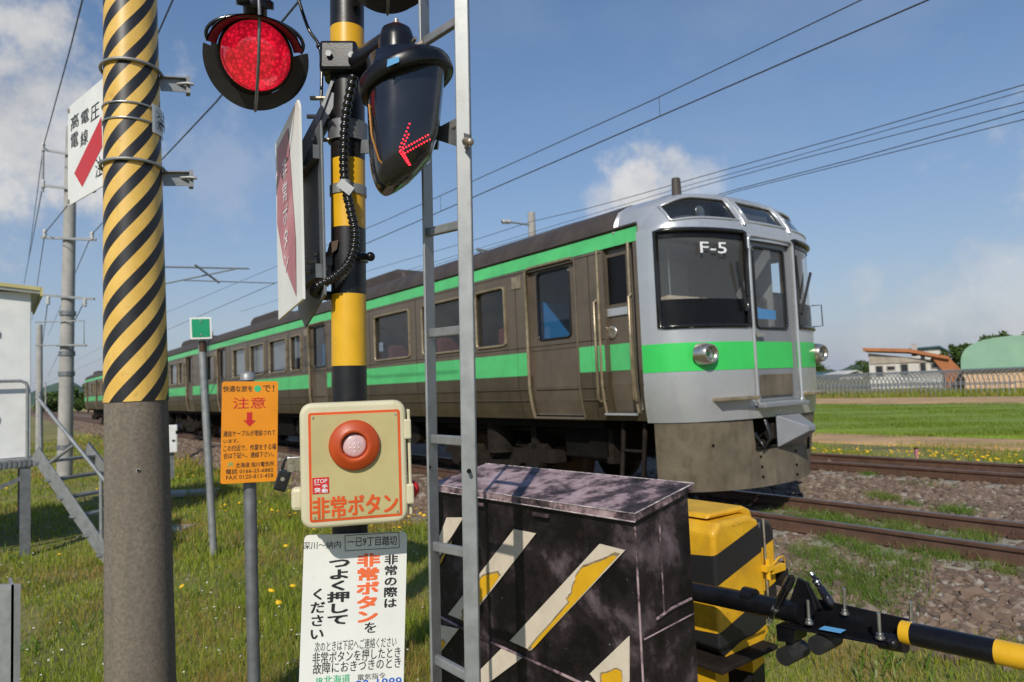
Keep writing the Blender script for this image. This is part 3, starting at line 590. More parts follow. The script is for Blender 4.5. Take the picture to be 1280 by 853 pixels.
def make_car(label, a0, a1, doors, crew=None, blinds=True, detail=True, wins=None):
    root = thing('train_car', label, 'train', TF @ Vector(((a0+a1)/2, 0, 0)), 'cars of the brown and green train')
    windows = []
    edges = sorted(doors); spans = []
    if wins is None:
        for e0, e1 in zip([a0+.35]+[d+1.05 for d in edges], edges+[a1-.35]):
            L = e1-e0
            if L < 1: continue
            if L < 2.6: windows.append((e0+.3, e0+.3+min(.9, L-.6))); continue
            a = e0+.53; windows.append((a, a+.77)); a += 1.15
            while a+1.34 < e1-.1: windows.append((a, a+1.34)); a += 1.83
    else: windows = wins
    WZ = (2.19, 3.07)
    dz = (1.13, 3.20)
    holes = [(w0, w1, *WZ) for w0, w1 in windows]+[(d_, d_+1.02, *dz) for d_ in doors]+([(crew, crew+.52, 1.2, 3.26)] if crew else [])
    xs = sorted({a0, a1} | {q for h_ in holes for q in h_[:2]}); zs = sorted({z for z, _ in PROF} | {q for h_ in holes for q in h_[2:]} | {1.71})
    zlow = [z for z in zs if z <= 1.71]; zup = [z for z in zs if z >= 1.71]
    inside = lambda u, v: any(h_[0] < u < h_[1] and h_[2] < v < h_[3] for h_ in holes)
    def wall(sg, z_, name, mat):
        m = MB(TF); m.grid(xs, z_, lambda u, v: (u, sg*py_(v), v), inside)
        for x0, x1, z0, z1 in holes:                                  # reveals give the shell its thickness
            if not (z_[0]-.01 <= z0 and z1 <= z_[-1]+.01) and name == 'side_panel' and z0 > 1.7: pass
            lo, hi = max(z0, z_[0]), min(z1, z_[-1])
            if lo >= hi: continue
            zz_ = [z for z in z_ if lo <= z <= hi]
            for x in (x0, x1): m.grid([0, .075], zz_, lambda u, v: (x, sg*(py_(v)-u), v))
            for z in (z0, z1):
                if lo <= z <= hi: m.grid([0, .075], [x0, x1], lambda u, v: (v, sg*(py_(z)-u), z))
        m.build(name, mat, root, recalc=False)
    for sg in (1, -1):
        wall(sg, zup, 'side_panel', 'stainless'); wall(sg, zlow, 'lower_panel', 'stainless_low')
    # interior floor, ceiling and ends
    m = MB(TF); m.grid([a0, a1], [-1.33, 1.33], lambda u, v: (u, v, 1.16)); m.grid([a0, a1], [-1.33, 1.33], lambda u, v: (u, v, 3.3)); m.build('saloon_lining', 'interior', root)
    m = MB(TF); m.grid([a0+.01, a0+.01+.001], [0, 1], lambda u, v: (u, 0, 0)) if False else None
    end = [(y*sg, z) for sg, sq in ((1, PROF), (-1, PROF[::-1])) for z, y in sq]
    endp = [(PROF[i][1], PROF[i][0]) for i in range(len(PROF))]+ROOF[1:-1]+[(-y, z) for z, y in PROF[::-1]]
    for xx in ((a1-.03, a1) if not crew else (a1-.03, a1),): m = MB(TF); m.slab([(xx[0], y, z) for y, z in endp], (.03, 0, 0)); m.build('end_wall', 'stainless_low', root)
    if not crew:
        m = MB(TF); m.slab([(a0, y, z) for y, z in endp], (.03, 0, 0)); m.build('end_wall', 'stainless_low', root)
    m = MB(TF); rs = list(range(len(ROOF))); m.grid([a0+(.385 if crew else 0), (a0+a1)/2, a1], rs, lambda u, v: (u, ROOF[v][0], ROOF[v][1]), smooth=True); m.build('roof', 'roof_train', root)
    for sg in (1, -1):
        m = MB(TF); m.tube([(a0, sg*1.385, 3.475), (a1, sg*1.385, 3.475)], .018, 6); m.tube([(a0+.9, sg*1.3, 3.615), (a1, sg*1.3, 3.615)], .014, 6); m.build('gutter', 'roof_train', root)
    for ra in ((6.6, 9.0) if crew else (1.5, 5.5), (14.2, 17.0)):
        x0, x1 = a0+ra[0], a0+ra[1]
        m = MB(TF); m.prism([(x0, 3.7), (x1, 3.7), (x1-.1, 3.99), (x1-.4, 4.08), (x0+.4, 4.08), (x0+.1, 3.99)], -1.0, 1.0); m.build('roof_unit', 'roof_train', root, bevel=.06)
    # stripes 4 mm proud, interrupted by the doors
    brk = sorted([(d_-.03, d_+1.05) for d_ in doors]+([(crew-.03, crew+.55)] if crew else []))
    segs, x = [], a0+.01
    for q0, q1 in brk:
        if q0-x > .1: segs.append((x, q0))
        x = q1
    segs.append((x, a1-.05))
    for sg in (1, -1):
        for x0, x1 in segs:
            m = MB(TF); m.grid([x0, x1], [1.72, 2.05], lambda u, v: (u, sg*(py_(v)+.004), v)); m.build('green_stripe', 'train_green_side', root)
        m = MB(TF); m.grid([a0, a1], [3.26, 3.30, 3.44], lambda u, v: (u, sg*(py_(v)+.005), v)); m.build('roofline_stripe', 'train_green_side', root)
        if sg > 0:
            for z in (1.36, 1.52):
                for x0, x1 in segs: m = MB(TF); m.tube([(x0+.02, py_(z), z), (x1-.02, py_(z), z)], .013, 6); m.build('panel_bead', 'stainless_low', root)
    if detail:                                                        # panel joints and rows of rivets on the camera side
        for x in [q+.5*(w_-q) for q, w_ in zip([h_[1] for h_ in sorted(holes)], [h_[0] for h_ in sorted(holes)][1:]) if w_-q > .2]:
            m = MB(TF); m.tube([(x, py_(z)+.001, z) for z in (1.12, 1.22, 1.36, 1.55, 1.71)]+[(x, 1.401, 2.06), (x, 1.401, 3.22)], .0045, 4); m.build('panel_joint', 'bogie', root)
        for z in (2.12, 3.22): m = MB(TF); m.tube([(xa, py_(z)+.001, z) for xa in (a0+.6, a1-.1)], .005, 4); m.build('panel_joint', 'bogie', root)
    # windows
    for i, (x0, x1) in enumerate(windows):
        for sg in (1, -1):
            m = MB(TF); ring(m, x0, x1, *WZ, lambda z: sg*1.402, .024)
            if sg > 0: m.bar((x0-.015, 1.405, WZ[0]+.02), (x0-.015, 1.405, WZ[1]), .02, .03)
            w = m.build('window', 'sunlit_gold' if sg > 0 else 'stainless', root)
            m = MB(TF); m.grid([x0, x1], list(WZ), lambda u, v: (u, sg*1.365, v)); m.build('pane', 'train_glass', w)
        if i % 3 != 2: m = MB(TF); m.grid([x0-.03, x1+.03], [WZ[0], WZ[1]+.05], lambda u, v: (u, -1.31, v)); m.build('window_cover', 'interior', root)  # closed far-side covers, added to darken the view through the car
        if blinds and (a0 > 5 or x0 > 11.9) and random.random() < .72:
            m = MB(TF); dr = random.choice((.1, .32, .0, .22)); m.grid([x0+.02, x1-.02], [WZ[0]+dr, WZ[1]], lambda u, v: (u, 1.31, v)); m.build('window_cover', 'blind', root)
    for d_ in doors:
        for sg in (1, -1):
            zc = [1.13, 1.22, 1.36, 1.55, 2.21, 3.16, 3.20]; xc = [d_, d_+.17, d_+.85, d_+1.02]
            m = MB(TF); m.grid(xc, zc, lambda u, v: (u, sg*(py_(v)-.05), v), lambda u, v: d_+.17 < u < d_+.85 and 2.21 < v < 3.16)
            dd = m.build('passenger_door', 'stainless' if sg > 0 else 'stainless_low', root)
            m = MB(TF); ring(m, d_+.17, d_+.85, 2.21, 3.16, lambda z: sg*1.352, .016); m.build('door_window_seal', 'rubber', dd)
            m = MB(TF); m.grid([d_+.17, d_+.85], [2.21, 3.16], lambda u, v: (u, sg*1.34, v)); m.build('pane', 'train_glass', dd)
            if sg > 0:
                m = MB(TF); m.grid([d_+.06, d_+.96], [1.50, 1.51], lambda u, v: (u, py_(v)-.044, v)); m.build('door_seam', 'bogie', dd)
                m = MB(TF); m.tube([(d_+1.03, py_(z)+.008, z) for z in (1.11, 1.22, 1.36, 1.55, 2.4, 3.22)]+[(d_+.95, 1.405, 3.25), (d_+.05, 1.405, 3.25)], .024, 6); m.build('door_edge', 'sunlit_gold', root)  # left edge coloured brighter than the right to stand for sun on it
                m = MB(TF); m.tube([(d_-.01, py_(z)+.004, z) for z in (1.12, 1.36, 1.55, 2.4, 3.22)], .014, 6); m.tube([(d_, py_(1.11)+.01, 1.115), (d_+1.02, py_(1.11)+.01, 1.115)], .022, 6); m.build('door_edge', 'stainless', root)
                m = MB(TF); m.box(d_+1.15, d_+1.36, 1.395, 1.412, 3.0, 3.18); m.build('side_lamp', 'sunlit_gold', root, bevel=.006)
                for xx in (d_-.16, d_+1.14):
                    for y0, y1 in ((.36, 1.33), (-1.33, -.36)): m = MB(TF); m.box(xx, xx+.03, y0, y1, 1.17, 3.2); m.build('vestibule_partition', 'interior', root)
                m = MB(TF); m.box(d_+1.09, d_+1.13, .45, 1.2, 2.0, 2.8); m.build('vestibule_poster', 'cab_blue', root)
    # seats seen through the glass
    for i in range(int((a1-a0-4)/1.9)):
        x = a0+3.2+1.9*i
        if any(d_-.3 < x < d_+1.3 for d_ in doors): continue
        m = MB(TF)
        for yy in (.75, -.75): m.box(x-.06, x+.06, yy-.42, yy+.42, 1.6, 2.5); m.box(x-.5, x+.5, yy-.42, yy+.42, 1.5, 1.68)
        m.build('seat_pair', 'seat_red', root, bevel=.05)
    # underframe, boxes and bogies
    m = MB(TF); m.box(a0+.9, a1-.1, -1.22, 1.22, .98, 1.12); m.build('underframe', 'underframe', root)
    for x0, x1, z0 in ((7.3, 8.9, .48), (9.2, 11.2, .42), (11.6, 12.6, .55), (13.0, 14.6, .45), (1.0, 1.9, .55)):
        for yy in (1.05, -1.2): m = MB(TF); m.box(a0+x0, a0+x1, yy-.45 if yy > 0 else yy, yy if yy > 0 else yy+.45, z0, .99); m.build('equipment_box', 'underframe', root, bevel=.03)
    m = MB(TF); m.box(a0+1.0, a1-.6, -.42, .42, .62, .97); m.build('gap_filler', 'underframe', root)  # dark box added along the underfloor to close see-through gaps
    for yy, z, r in ((.85, .90, .05), (.62, .80, .06), (-.85, .88, .05)): m = MB(TF); m.tube([(a0+1.0, yy, z), (a1-.8, yy, z)], r, 8); m.build('brake_pipe', 'bogie', root)
    for x0 in (5.75, 6.4, 12.75): m = MB(TF); m.cyl((a0+x0, .35, .72), (a0+x0, 1.0, .72), .2, n=16); m.build('air_reservoir', 'bogie', root)
    for x0, z0 in ((.95, .5), (2.55, .62), (5.45, .55)): m = MB(TF); m.box(a0+x0, a0+x0+.12, .55, 1.05, z0, .98); m.bar((a0+x0+.06, .9, z0), (a0+x0+.7, .9, z0+.04), .06, .05); m.build('hanger_bracket', 'bogie', root)
    for bc in (a0+3.6, a1-3.3):
        bg_ = MB(TF)
        for yy in (.98, -.98):
            bg_.prism([(bc-1.5, .44), (bc-1.5, .62), (bc-.6, .62), (bc-.4, .40), (bc+.4, .40), (bc+.6, .62), (bc+1.5, .62), (bc+1.5, .44), (bc+.7, .40), (bc+.5, .26), (bc-.5, .26), (bc-.7, .40)], yy-.09, yy+.09)
            bg_.cyl((bc, yy-.05, .52), (bc, yy-.05, .98), .22, n=14)
        bg_.box(bc-.35, bc+.35, -.9, .9, .35, .6); bo = bg_.build('bogie', 'bogie', root)
        for ax in (bc-1.05, bc+1.05):
            w_ = MB(TF)
            for yy in (.5665/YS, -.5665/YS):
                w_.lathe([(0, .0), (.12, .02), (.32, .0), (.36, .05), (.43, .05), (.43, -.06), (.455, -.08), (.455, -.1), (0, -.1)], (ax, yy, .43), (0, 1 if yy > 0 else -1, 0), 28)
            w_.build('wheel', 'wheel_rust', bo)
            x_ = MB(TF); x_.cyl((ax, .9, .43), (ax, 1.14, .43), .16, n=16); x_.cyl((ax, -.9, .43), (ax, -1.14, .43), .16, n=16); x_.cyl((ax, -.95, .43), (ax, .95, .43), .07, n=10); x_.box(ax-.2, ax+.2, .86, 1.05, .38, .7)
            x_.build('axlebox', 'bogie', bo)
    return root
DO = 8.44
car1 = make_car('leading car of the train, with silver cab front, black windscreens and green band', .77, 22.0, [1.88, 10.36, 18.81], crew=.83,
                wins=[(3.44, 4.21), (4.58, 5.92), (6.39, 7.83), (8.31, 9.71), (11.94, 12.69), (13.02, 14.36), (14.84, 16.13), (16.61, 17.96), (20.36, 21.26)])
make_car('middle car of the train, brown with green stripes, behind the striped concrete pole', 22.3, 43.1, [23.53, 31.97, 40.4])
c3 = make_car('rear car of the train, farthest away, beyond the left edge of the striped pole', 43.4, 61.7, [44.9, 52.9, 58.9])
# ---------------------------------------------------------------- cab front of the leading car
def plan(y): return .77*(1-(1-min(1, abs(y)/1.4)**2.4)**(1/2.4))
NY = sorted({s_*q for s_ in (1, -1) for q in (1.4, 1.398, 1.39, 1.38, 1.36, 1.33, 1.29, 1.25, 1.2, 1.13, 1.05, .95, .85, .74, .62, .50, .46, .40, .39, .36, .2, 0)})
def low(y, z):                                                 # lower front, slightly tucked in towards the sill
    k = max(0, (1.6-z)/.5); return Vector((plan(y)+.02*k, y*(1-.035*k*k), z))
ZL = [1.08, 1.2, 1.28, 1.4, 1.6, 1.67, 1.9, 2.03, 2.19, 2.51, 2.9, 3.24, 3.32, 3.36]
doorh = lambda y, z: abs(y) < .39 and 1.28 < z < 3.24
paneh = lambda y, z: .46 < abs(y) < 1.36 and 2.19 < z < 3.32
VU = [0, .1, .2, .35, .5, .65, .75, .8, .84, .88, .92, .96, 1.0]
def upp(y, v):
    zr = roofz(y); k = min(v, .8)/.8; z8 = 3.36+(min(zr-.06, 3.80)-3.36)*k; a = .26*k**1.5; y *= 1-.02*k*k
    if v > .8: t = (v-.8)/.2; a += (1.12-plan(y)-a)*(1-math.cos(t*math.pi/2)); z8 += (zr-z8)*math.sin(t*math.pi/2)
    return Vector((plan(y)+a, y, z8))
visorh = lambda y, v: (abs(y) < .36 or .50 < abs(y) < 1.25) and .2 < v < .75
m = MB(TF); m.grid(NY, ZL, low, lambda y, z: doorh(y, z) or paneh(y, z), True)
m.grid(NY, VU, upp, visorh, True)
m.grid(NY, [0, 1], lambda y, t: upp(y, 1).lerp(Vector((1.16, y, roofz(y))), t), smooth=True)
shell = m.build('cab_front', 'silver', car1)
for q in shell.data.polygons: q.use_smooth = True
m = MB(TF); m.grid([q for q in NY if abs(q) >= .39 and q > 0], [1.67, 1.9, 2.0], lambda y, z: low(y, z)+Vector((-.004, .003, 0))); m.build('front_green_band', 'train_green', car1)
m = MB(TF); m.grid([q for q in NY if abs(q) >= .39 and q < 0], [1.67, 1.9, 2.0], lambda y, z: low(y, z)+Vector((-.004, -.003, 0))); m.build('front_green_band', 'train_green', car1)
m = MB(TF); m.grid([.002, .05], NY, lambda t, y: low(y, 1.08)+Vector((t, 0, 0))); m.build('front_sill', 'silver_grey', car1)
def skin(pts, off): return [Vector((p.x+off, p.y, p.z)) for p in pts]
for sg in (1, -1):
    ys = [q*sg for q in NY if .46 <= q <= 1.36]
    m = MB(TF); m.grid(ys, [2.51, 2.9, 3.32], lambda y, z: low(y, z)+Vector((.022, 0, 0)), smooth=True); ws = m.build('windscreen', 'cab_glass', car1)
    m = MB(TF); m.grid(ys, [2.19, 2.35, 2.51], lambda y, z: low(y, z)+Vector((.014, 0, 0)), smooth=True); m.build('lower_black_panel', 'black_panel', car1)
    loop = [low(y, 3.32) for y in ys]+[low(ys[-1], z) for z in (2.9, 2.51)]+[low(y, 2.19) for y in ys[::-1]]+[low(ys[0], z) for z in (2.51, 2.9)]
    m = MB(TF); m.tube([p+Vector((-.004, 0, 0)) for p in loop], .03, 8, closed=True); m.build('windscreen_seal', 'rubber', car1)
    m = MB(TF); m.grid(ys, [3.23, 3.32], lambda y, z: low(y, z)+Vector((.012, 0, 0)), smooth=True); m.build('windscreen_shade_band', 'black_panel', ws)
    m = MB(TF); m.bar(low(.52*sg, 2.36)+Vector((-.03, 0, 0)), low(.62*sg if sg > 0 else -.95, 2.95)+Vector((-.035, 0, 0)), .025, .03); m.bar(low(.50*sg, 2.55)+Vector((-.04, 0, 0)), low(.46*sg, 3.12)+Vector((-.04, 0, 0)), .014, .02); m.build('wiper', 'black_matt', car1)
    vs = [q*sg for q in NY if .50 <= q <= 1.25]
    m = MB(TF); m.grid(vs, [q for q in VU if .2 <= q <= .75], lambda y, v: upp(y, v)+Vector((.02, 0, -.006)), smooth=True); m.build('visor_window', 'train_glass', car1)
    lv = upp(.82*sg, .48); m = MB(TF); m.lathe([(.02, 0), (.075, -.03), (.08, -.05), (.06, -.055), (0, -.03)], lv+Vector((.16, 0, -.03)), (1, 0, 0), 18); m.build('marker_lamp', 'chrome', car1)
    m = MB(TF); m.grid(vs, [3.40, 3.85], lambda y, z: (plan(y)+.42, y, min(z, roofz(y)-.03))); m.build('visor_box', 'interior', car1)
    loop = [upp(y, .2) for y in vs]+[upp(vs[-1], .5)]+[upp(y, .75) for y in vs[::-1]]+[upp(vs[0], .5)]
    m = MB(TF); m.tube(loop, .018, 6, closed=True); m.build('visor_window_trim', 'silver', car1)
    o_ = low(1.06*sg, 1.86); hx = Vector((-1, .0, 0))
    m = MB(TF); m.lathe([(.135, -.02), (.13, .05), (.112, .12), (.104, .13), (.088, .125), (.075, .09)], o_, hx, 28); hl = m.build('headlight', 'chrome', car1)
    m = MB(TF); m.lathe([(.09, .09), (.06, .112), (0, .12)], o_, hx, 24); m.build('headlight_glass', 'clear', hl)
    m = MB(TF); m.lathe([(.088, .06), (.05, .02), (0, .01)], o_, hx, 20); m.build('reflector', 'chrome', hl)
    m = MB(TF); y0, y1 = sorted((.52*sg, .98*sg)); m.slab([(plan(y0)+.02, y0, 1.31), (plan(y0)-.13, y0, 1.31), (plan(y1)-.13, y1, 1.31), (plan(y1)+.02, y1, 1.31)], (0, 0, .045)); m.build('front_step', 'sunlit_gold', car1, bevel=.01)
m = MB(TF); m.grid([q for q in NY if abs(q) <= .36], [q for q in VU if .2 <= q <= .75], lambda y, v: upp(y, v)+Vector((.02, 0, -.006)), smooth=True); m.build('destination_window', 'train_glass', car1)
m = MB(TF); m.box(.30, .33, -.38, .38, 3.42, 3.80); m.build('destination_blind', 'interior', car1)
m = MB(TF); m.tube([upp(-.36, .2), upp(0, .2), upp(.36, .2), upp(.36, .5), upp(.36, .75), upp(0, .75), upp(-.36, .75), upp(-.36, .5)], .022, 6, closed=True); m.build('visor_window_trim', 'silver', car1)
for yy in (.43, -.43):
    m = MB(TF); m.tube([upp(yy, v)+Vector((-.004, 0, .002)) for v in (.1, .22, .5, .75, .88)], .022, 6); m.build('visor_pillar', 'silver', car1)
# connecting door in the middle
m = MB(TF); dy = [-.39, -.29, -.2, .2, .29, .39]; dzs = [1.28, 1.67, 2.0, 2.17, 3.17, 3.24]
m.grid(dy, dzs, lambda y, z: (plan(y)+.055, y, z), lambda y, z: abs(y) < .29 and 2.17 < z < 3.17)
for y in (-.39, .39): m.grid([0, .055], dzs, lambda t, z: (plan(y)+t, y, z))
for z in (1.28, 3.24): m.grid([0, .055], dy, lambda t, y: (plan(y)+t, y, z))
fd = m.build('front_door', 'silver_grey', car1)
m = MB(TF); m.grid([-.29, .29], [2.17, 3.17], lambda y, z: (.065, y, z)); m.build('pane', 'cab_glass', fd)
m = MB(TF); m.tube([(.05, y, z) for y, z in rrect(.58, 1.0, .05, 4, 0, 2.67)], .016, 6, closed=True); m.build('door_window_seal', 'rubber', fd)
m = MB(TF); m.grid([q for q in dy if abs(q) < .38]+[.375, -.375] if False else [-.375, -.29, -.2, .2, .29, .375], [1.67, 2.0], lambda y, z: (plan(y)+.049, y, z)); m.build('door_green_band', 'train_green', fd)
m = MB(TF); m.box(.03, .05, -.30, .30, 1.33, 1.60); m.build('door_kick_plate', 'skirt', fd, bevel=.01)
m = MB(TF); m.cyl((.02, .32, 2.08), (.06, .32, 2.08), .03); m.bar((.015, .32, 2.08), (.015, .22, 2.08), .02, .03); m.build('door_handle', 'chrome', fd)
m = MB(TF); m.tube([(.002, y, z) for y, z in rrect(.84, 2.06, .06, 4, 0, 2.26)], .019, 8, closed=True); m.build('door_surround', 'silver', car1)
m = MB(TF); m.box(-.10, .04, -.42, .42, 1.20, 1.25); m.build('door_step', 'silver_grey', car1, bevel=.01)
m = MB(TF); m.tube([(plan(1.3)-.03, -1.34, 2.25), (plan(1.3)-.14, -1.40, 2.25), (plan(1.3)-.14, -1.40, 2.55), (plan(1.3)-.03, -1.34, 2.55)], .009, 6); m.build('grab_rail', 'black_matt', car1)
m = MB(frame(TF @ Vector((plan(.90)-.012, .90, 3.07)), (TF @ Vector((plan(.72), .72, 3.07)))-(TF @ Vector((plan(1.08), 1.08, 3.07))), Vector((0,0,1))))
put_text(m, 'F-5', 0, .03, .36, .13, -.02, .018); m.build('unit_number', 'ink_white', car1)
m = MB(TF); m.lathe([(.11, 0), (.09, .10), (.066, .13), (.058, .44), (.05, .46), (0, .46)], (1.3, .12, 3.93), (0, 0, 1), 18); m.build('roof_antenna', 'roof_train', car1)
# cab interior
m = MB(TF); m.box(1.70, 1.75, -1.28, 1.28, 1.4, 3.3); cw = m.build('cab_back_wall', 'interior_light', car1)
m = MB(TF); m.box(1.68, 1.695, -1.15, -.6, 2.3, 3.2); m.build('cab_wall_notice', 'interior_light', cw)
m = MB(TF); m.box(1.68, 1.695, .45, .95, 2.25, 3.25); m.build('cab_wall_panel', 'cab_beige', cw)
m = MB(TF); m.prism([(.40, 1.9), (.98, 1.9), (.98, 2.55), (.62, 2.60), (.40, 2.53)], .42, 1.12); m.build('cab_desk', 'cab_beige', car1, bevel=.03)
m = MB(TF); m.prism([(.42, 1.9), (.98, 1.9), (.98, 2.6), (.60, 2.75), (.42, 2.6)], -1.2, -.42); m.build('driver_console', 'black_matt', car1, bevel=.03)
m = MB(TF); m.box(1.35, 1.5, -.95, -.45, 2.3, 3.05); m.box(1.0, 1.5, -.95, -.45, 2.2, 2.35); m.build('driver_seat', 'black_matt', car1, bevel=.06)
m = MB(TF); m.tube([(.95, .72, 2.5), (.95, .72, 3.3)], .018, 8); m.build('cab_pole', 'chrome', car1)
m = MB(TF); m.slab([(.2, -.29, 2.30), (.2, .29, 2.30), (.2, .29, 2.48), (.2, -.05, 2.43), (.2, -.29, 2.42)], (.01, 0, 0)); m.box(.9, .95, -.4, .4, 1.3, 3.3) if False else None; m.build('gangway_flap', 'cab_blue', car1)
m = MB(TF); m.grid([.02, 1.69], [-1.3, 1.3], lambda u, v: (max(u, plan(v)+.05), v, 1.2)); m.grid([.2, 1.69], [-1.3, 1.3], lambda u, v: (max(u, plan(v)+.1), v, 3.36)); m.build('cab_lining', 'interior_light', car1)
m = MB(TF); m.box(.35, 1.69, -.47, -.44, 1.2, 3.3); m.build('gangway_partition', 'interior', car1)
# crew door behind the cab, recessed between two handrails
c0 = .92; zc = [1.2, 1.36, 1.55, 1.72, 2.05, 2.30, 2.55, 3.15, 3.26]
m = MB(TF); m.grid([c0, c0+.1, c0+.42, c0+.52], zc, lambda u, v: (u, py_(v)-.06, v), lambda u, v: c0+.1 < u < c0+.42 and 2.55 < v < 3.15); cdr = m.build('crew_door', 'stainless', car1)
m = MB(TF); m.grid([c0+.1, c0+.42], [2.55, 3.15], lambda u, v: (u, 1.33, v)); m.build('pane', 'black_panel', cdr)
m = MB(TF); m.grid([c0+.02, c0+.50], [1.72, 2.05], lambda u, v: (u, py_(v)-.055, v)); m.build('door_green_band', 'train_green_side', cdr)
m = MB(TF); m.box(c0+.07, c0+.45, 1.335, 1.36, 2.40, 2.5); m.build('drop_window_rail', 'silver', cdr, bevel=.008)
m = MB(TF); m.lathe([(.085, 0), (.08, .012), (.05, .004), (0, .002)], (c0+.38, 1.345, 2.2), (0, 1, 0), 20); m.build('door_handle', 'chrome', cdr)
for x in (c0-.035, c0+.56):
    m = MB(TF); m.tube([(x, 1.40, 1.34), (x, 1.45, 1.37), (x, 1.45, 2.6), (x, 1.40, 2.63)], .017, 8); m.build('handrail', 'sunlit_gold', car1)
for x in (c0-.01, c0+.53):
    m = MB(TF); m.tube([(x, py_(z)+.004, z) for z in (1.2, 1.36, 1.55, 2.4, 3.27)], .02, 6); m.build('door_edge', 'sunlit_gold', car1)
m = MB(TF); m.box(c0, c0+.52, 1.36, 1.40, 1.17, 1.195); m.build('crew_step', 'silver', car1)
m = MB(TF); m.tube([(c0+.06, 1.2, 1.08), (c0+.06, 1.28, .32), (c0+.42, 1.28, .32), (c0+.42, 1.2, 1.08)], .03, 6); m.tube([(c0+.06, 1.24, .72), (c0+.42, 1.24, .72)], .022, 6); m.build('step_ladder', 'bogie', car1)
# skirt with its opening, snow plough shape, coupler and angular coupler cover
def sk(y, z):
    k = (1.08-z)/.8; return Vector((plan(y)+.05+.14*k*(abs(y)/1.3)**2-.03*k, y*(.98-.10*k), z))
SY = sorted({q for q in NY if abs(q) <= 1.39} | {.46, -.52, -.62, -.8}); SZ = [.26, .45, .60, .70, .85, 1.07]
op = lambda y, z: (-.52 < y < .46 and .70 < z) or (-.80 < y < -.62 and .60 < z < .85)
m = MB(TF); m.grid(SY, SZ, sk, op, True); m.grid(SY, SZ, lambda y, z: Vector((sk(y, z).x+.04, sk(y, z).y*.965, z)), op, True)
m.grid([.26], [0], lambda u, v: (0, 0, 0)); sko = m.build('front_skirt', 'skirt', car1)
m = MB(TF)
for y, z in ((.40, .62), (.40, .5), (.40, .38), (-.3, .62), (-.3, .45), (-.3, .33), (1.0, .8)): m.cyl(sk(y, z), sk(y, z)+Vector((-.012, 0, 0)), .016, n=8)
m.build('skirt_bolt', 'underframe', sko)
m = MB(TF); m.box(.36, .40, -.75, .75, .5, 1.08); m.build('buffer_beam', 'underframe', car1)
m = MB(TF); m.box(.05, .5, -.12, .12, .80, 1.0); m.cyl((.12, .22, .76), (.12, .42, .76), .05, n=10); m.bar((.05, .44, .72), (.05, -.4, .72), .05, .04); m.build('coupler', 'bogie', car1, bevel=.02)
m = MB(TF); bq = [(.02, .10, 1.10), (.02, -.36, 1.10), (.02, -.36, .70), (.02, .10, .70)]; ap = [(-.26, -.12, .95), (-.26, -.26, .95), (-.26, -.26, .89), (-.26, -.12, .89)]
m.add(bq+ap, [(0, 1, 2, 3), (4, 5, 6, 7), (0, 1, 5, 4), (1, 2, 6, 5), (2, 3, 7, 6), (3, 0, 4, 7)]); m.build('coupler_cover', 'silver_grey', car1, bevel=.012)
m = MB(TF); m.tube([(.02, .3, 1.05), (-.06, .32, .85), (.0, .36, .72), (.1, .40, .9)], .025, 8); m.build('brake_hose', 'rubber', car1)
# ================================================================== CROSSING POST AND WHAT HANGS ON IT
YP = 2.27; zg = -.44
pt, pb = P(433.2, -120, YP), P(437.6, 660, YP)
axis = (pt-pb).normalized(); 
def pax(z): return pb+axis*((z-pb.z)/axis.z)
RP = .0572
post = thing('crossing_signal_post', 'yellow and black banded crossing post carrying the red lights, button box and notice', 'signal post', pax(zg))
bands = [(-200, 27, 'pole_black'), (27, 63, 'yellow'), (63, 195, 'pole_black'), (195, 282, 'yellow'), (282, 366, 'pole_black'), (366, 457, 'yellow'), (457, 1200, 'pole_black')]
def zpx(y): return P(435, y, YP-RP).z
for y0, y1, mt in bands:
    z1 = min(zpx(y0), 3.3); z0 = max(zpx(y1), zg)
    m = MB(); m.cyl(pax(z0), pax(z1), RP, n=40); m.build('painted_band', mt, post, recalc=True)
m = MB(); m.cyl(pax(zg), pax(zg+.05), .13, n=24); m.build('base_flange', 'galv_dark', post)
def band(y0, y1, mat, name, ex=.004):
    m = MB(); m.cyl(pax(zpx(y1)), pax(zpx(y0)), RP+ex, n=36); return m.build(name, mat, post)
band(228, 240, 'galv', 'steel_strap'); band(148, 172, 'galv_dark', 'clamp', .009); band(62, 92, 'black', 'clamp', .018)
vr = (P(533, 200, YP)-P(433, 200, YP)).normalized(); va = Vector((-vr.y, vr.x, 0)); up = Vector((0, 0, 1))
def q(px, py, dy=0.0): return P(px, py, YP+dy)                        # a point near the post's depth
m = MB(); m.box(-.075, .075, -.08, .08, -.055, .055); m.fr = None
cl = MB(frame(q(431, 82), vr, up)); cl.box(-.066, .058, -.085, .07, -.055, .048); cl.build('clamp_block', 'black', post, bevel=.012)
m = MB(frame(q(431, 82), vr, up))
for x, z in ((-.03, -.005), (.045, -.01)): m.cyl((x, -.085, z), (x, -.098, z), .011, n=6)
m.build('clamp_bolt', 'galv_dark', post)
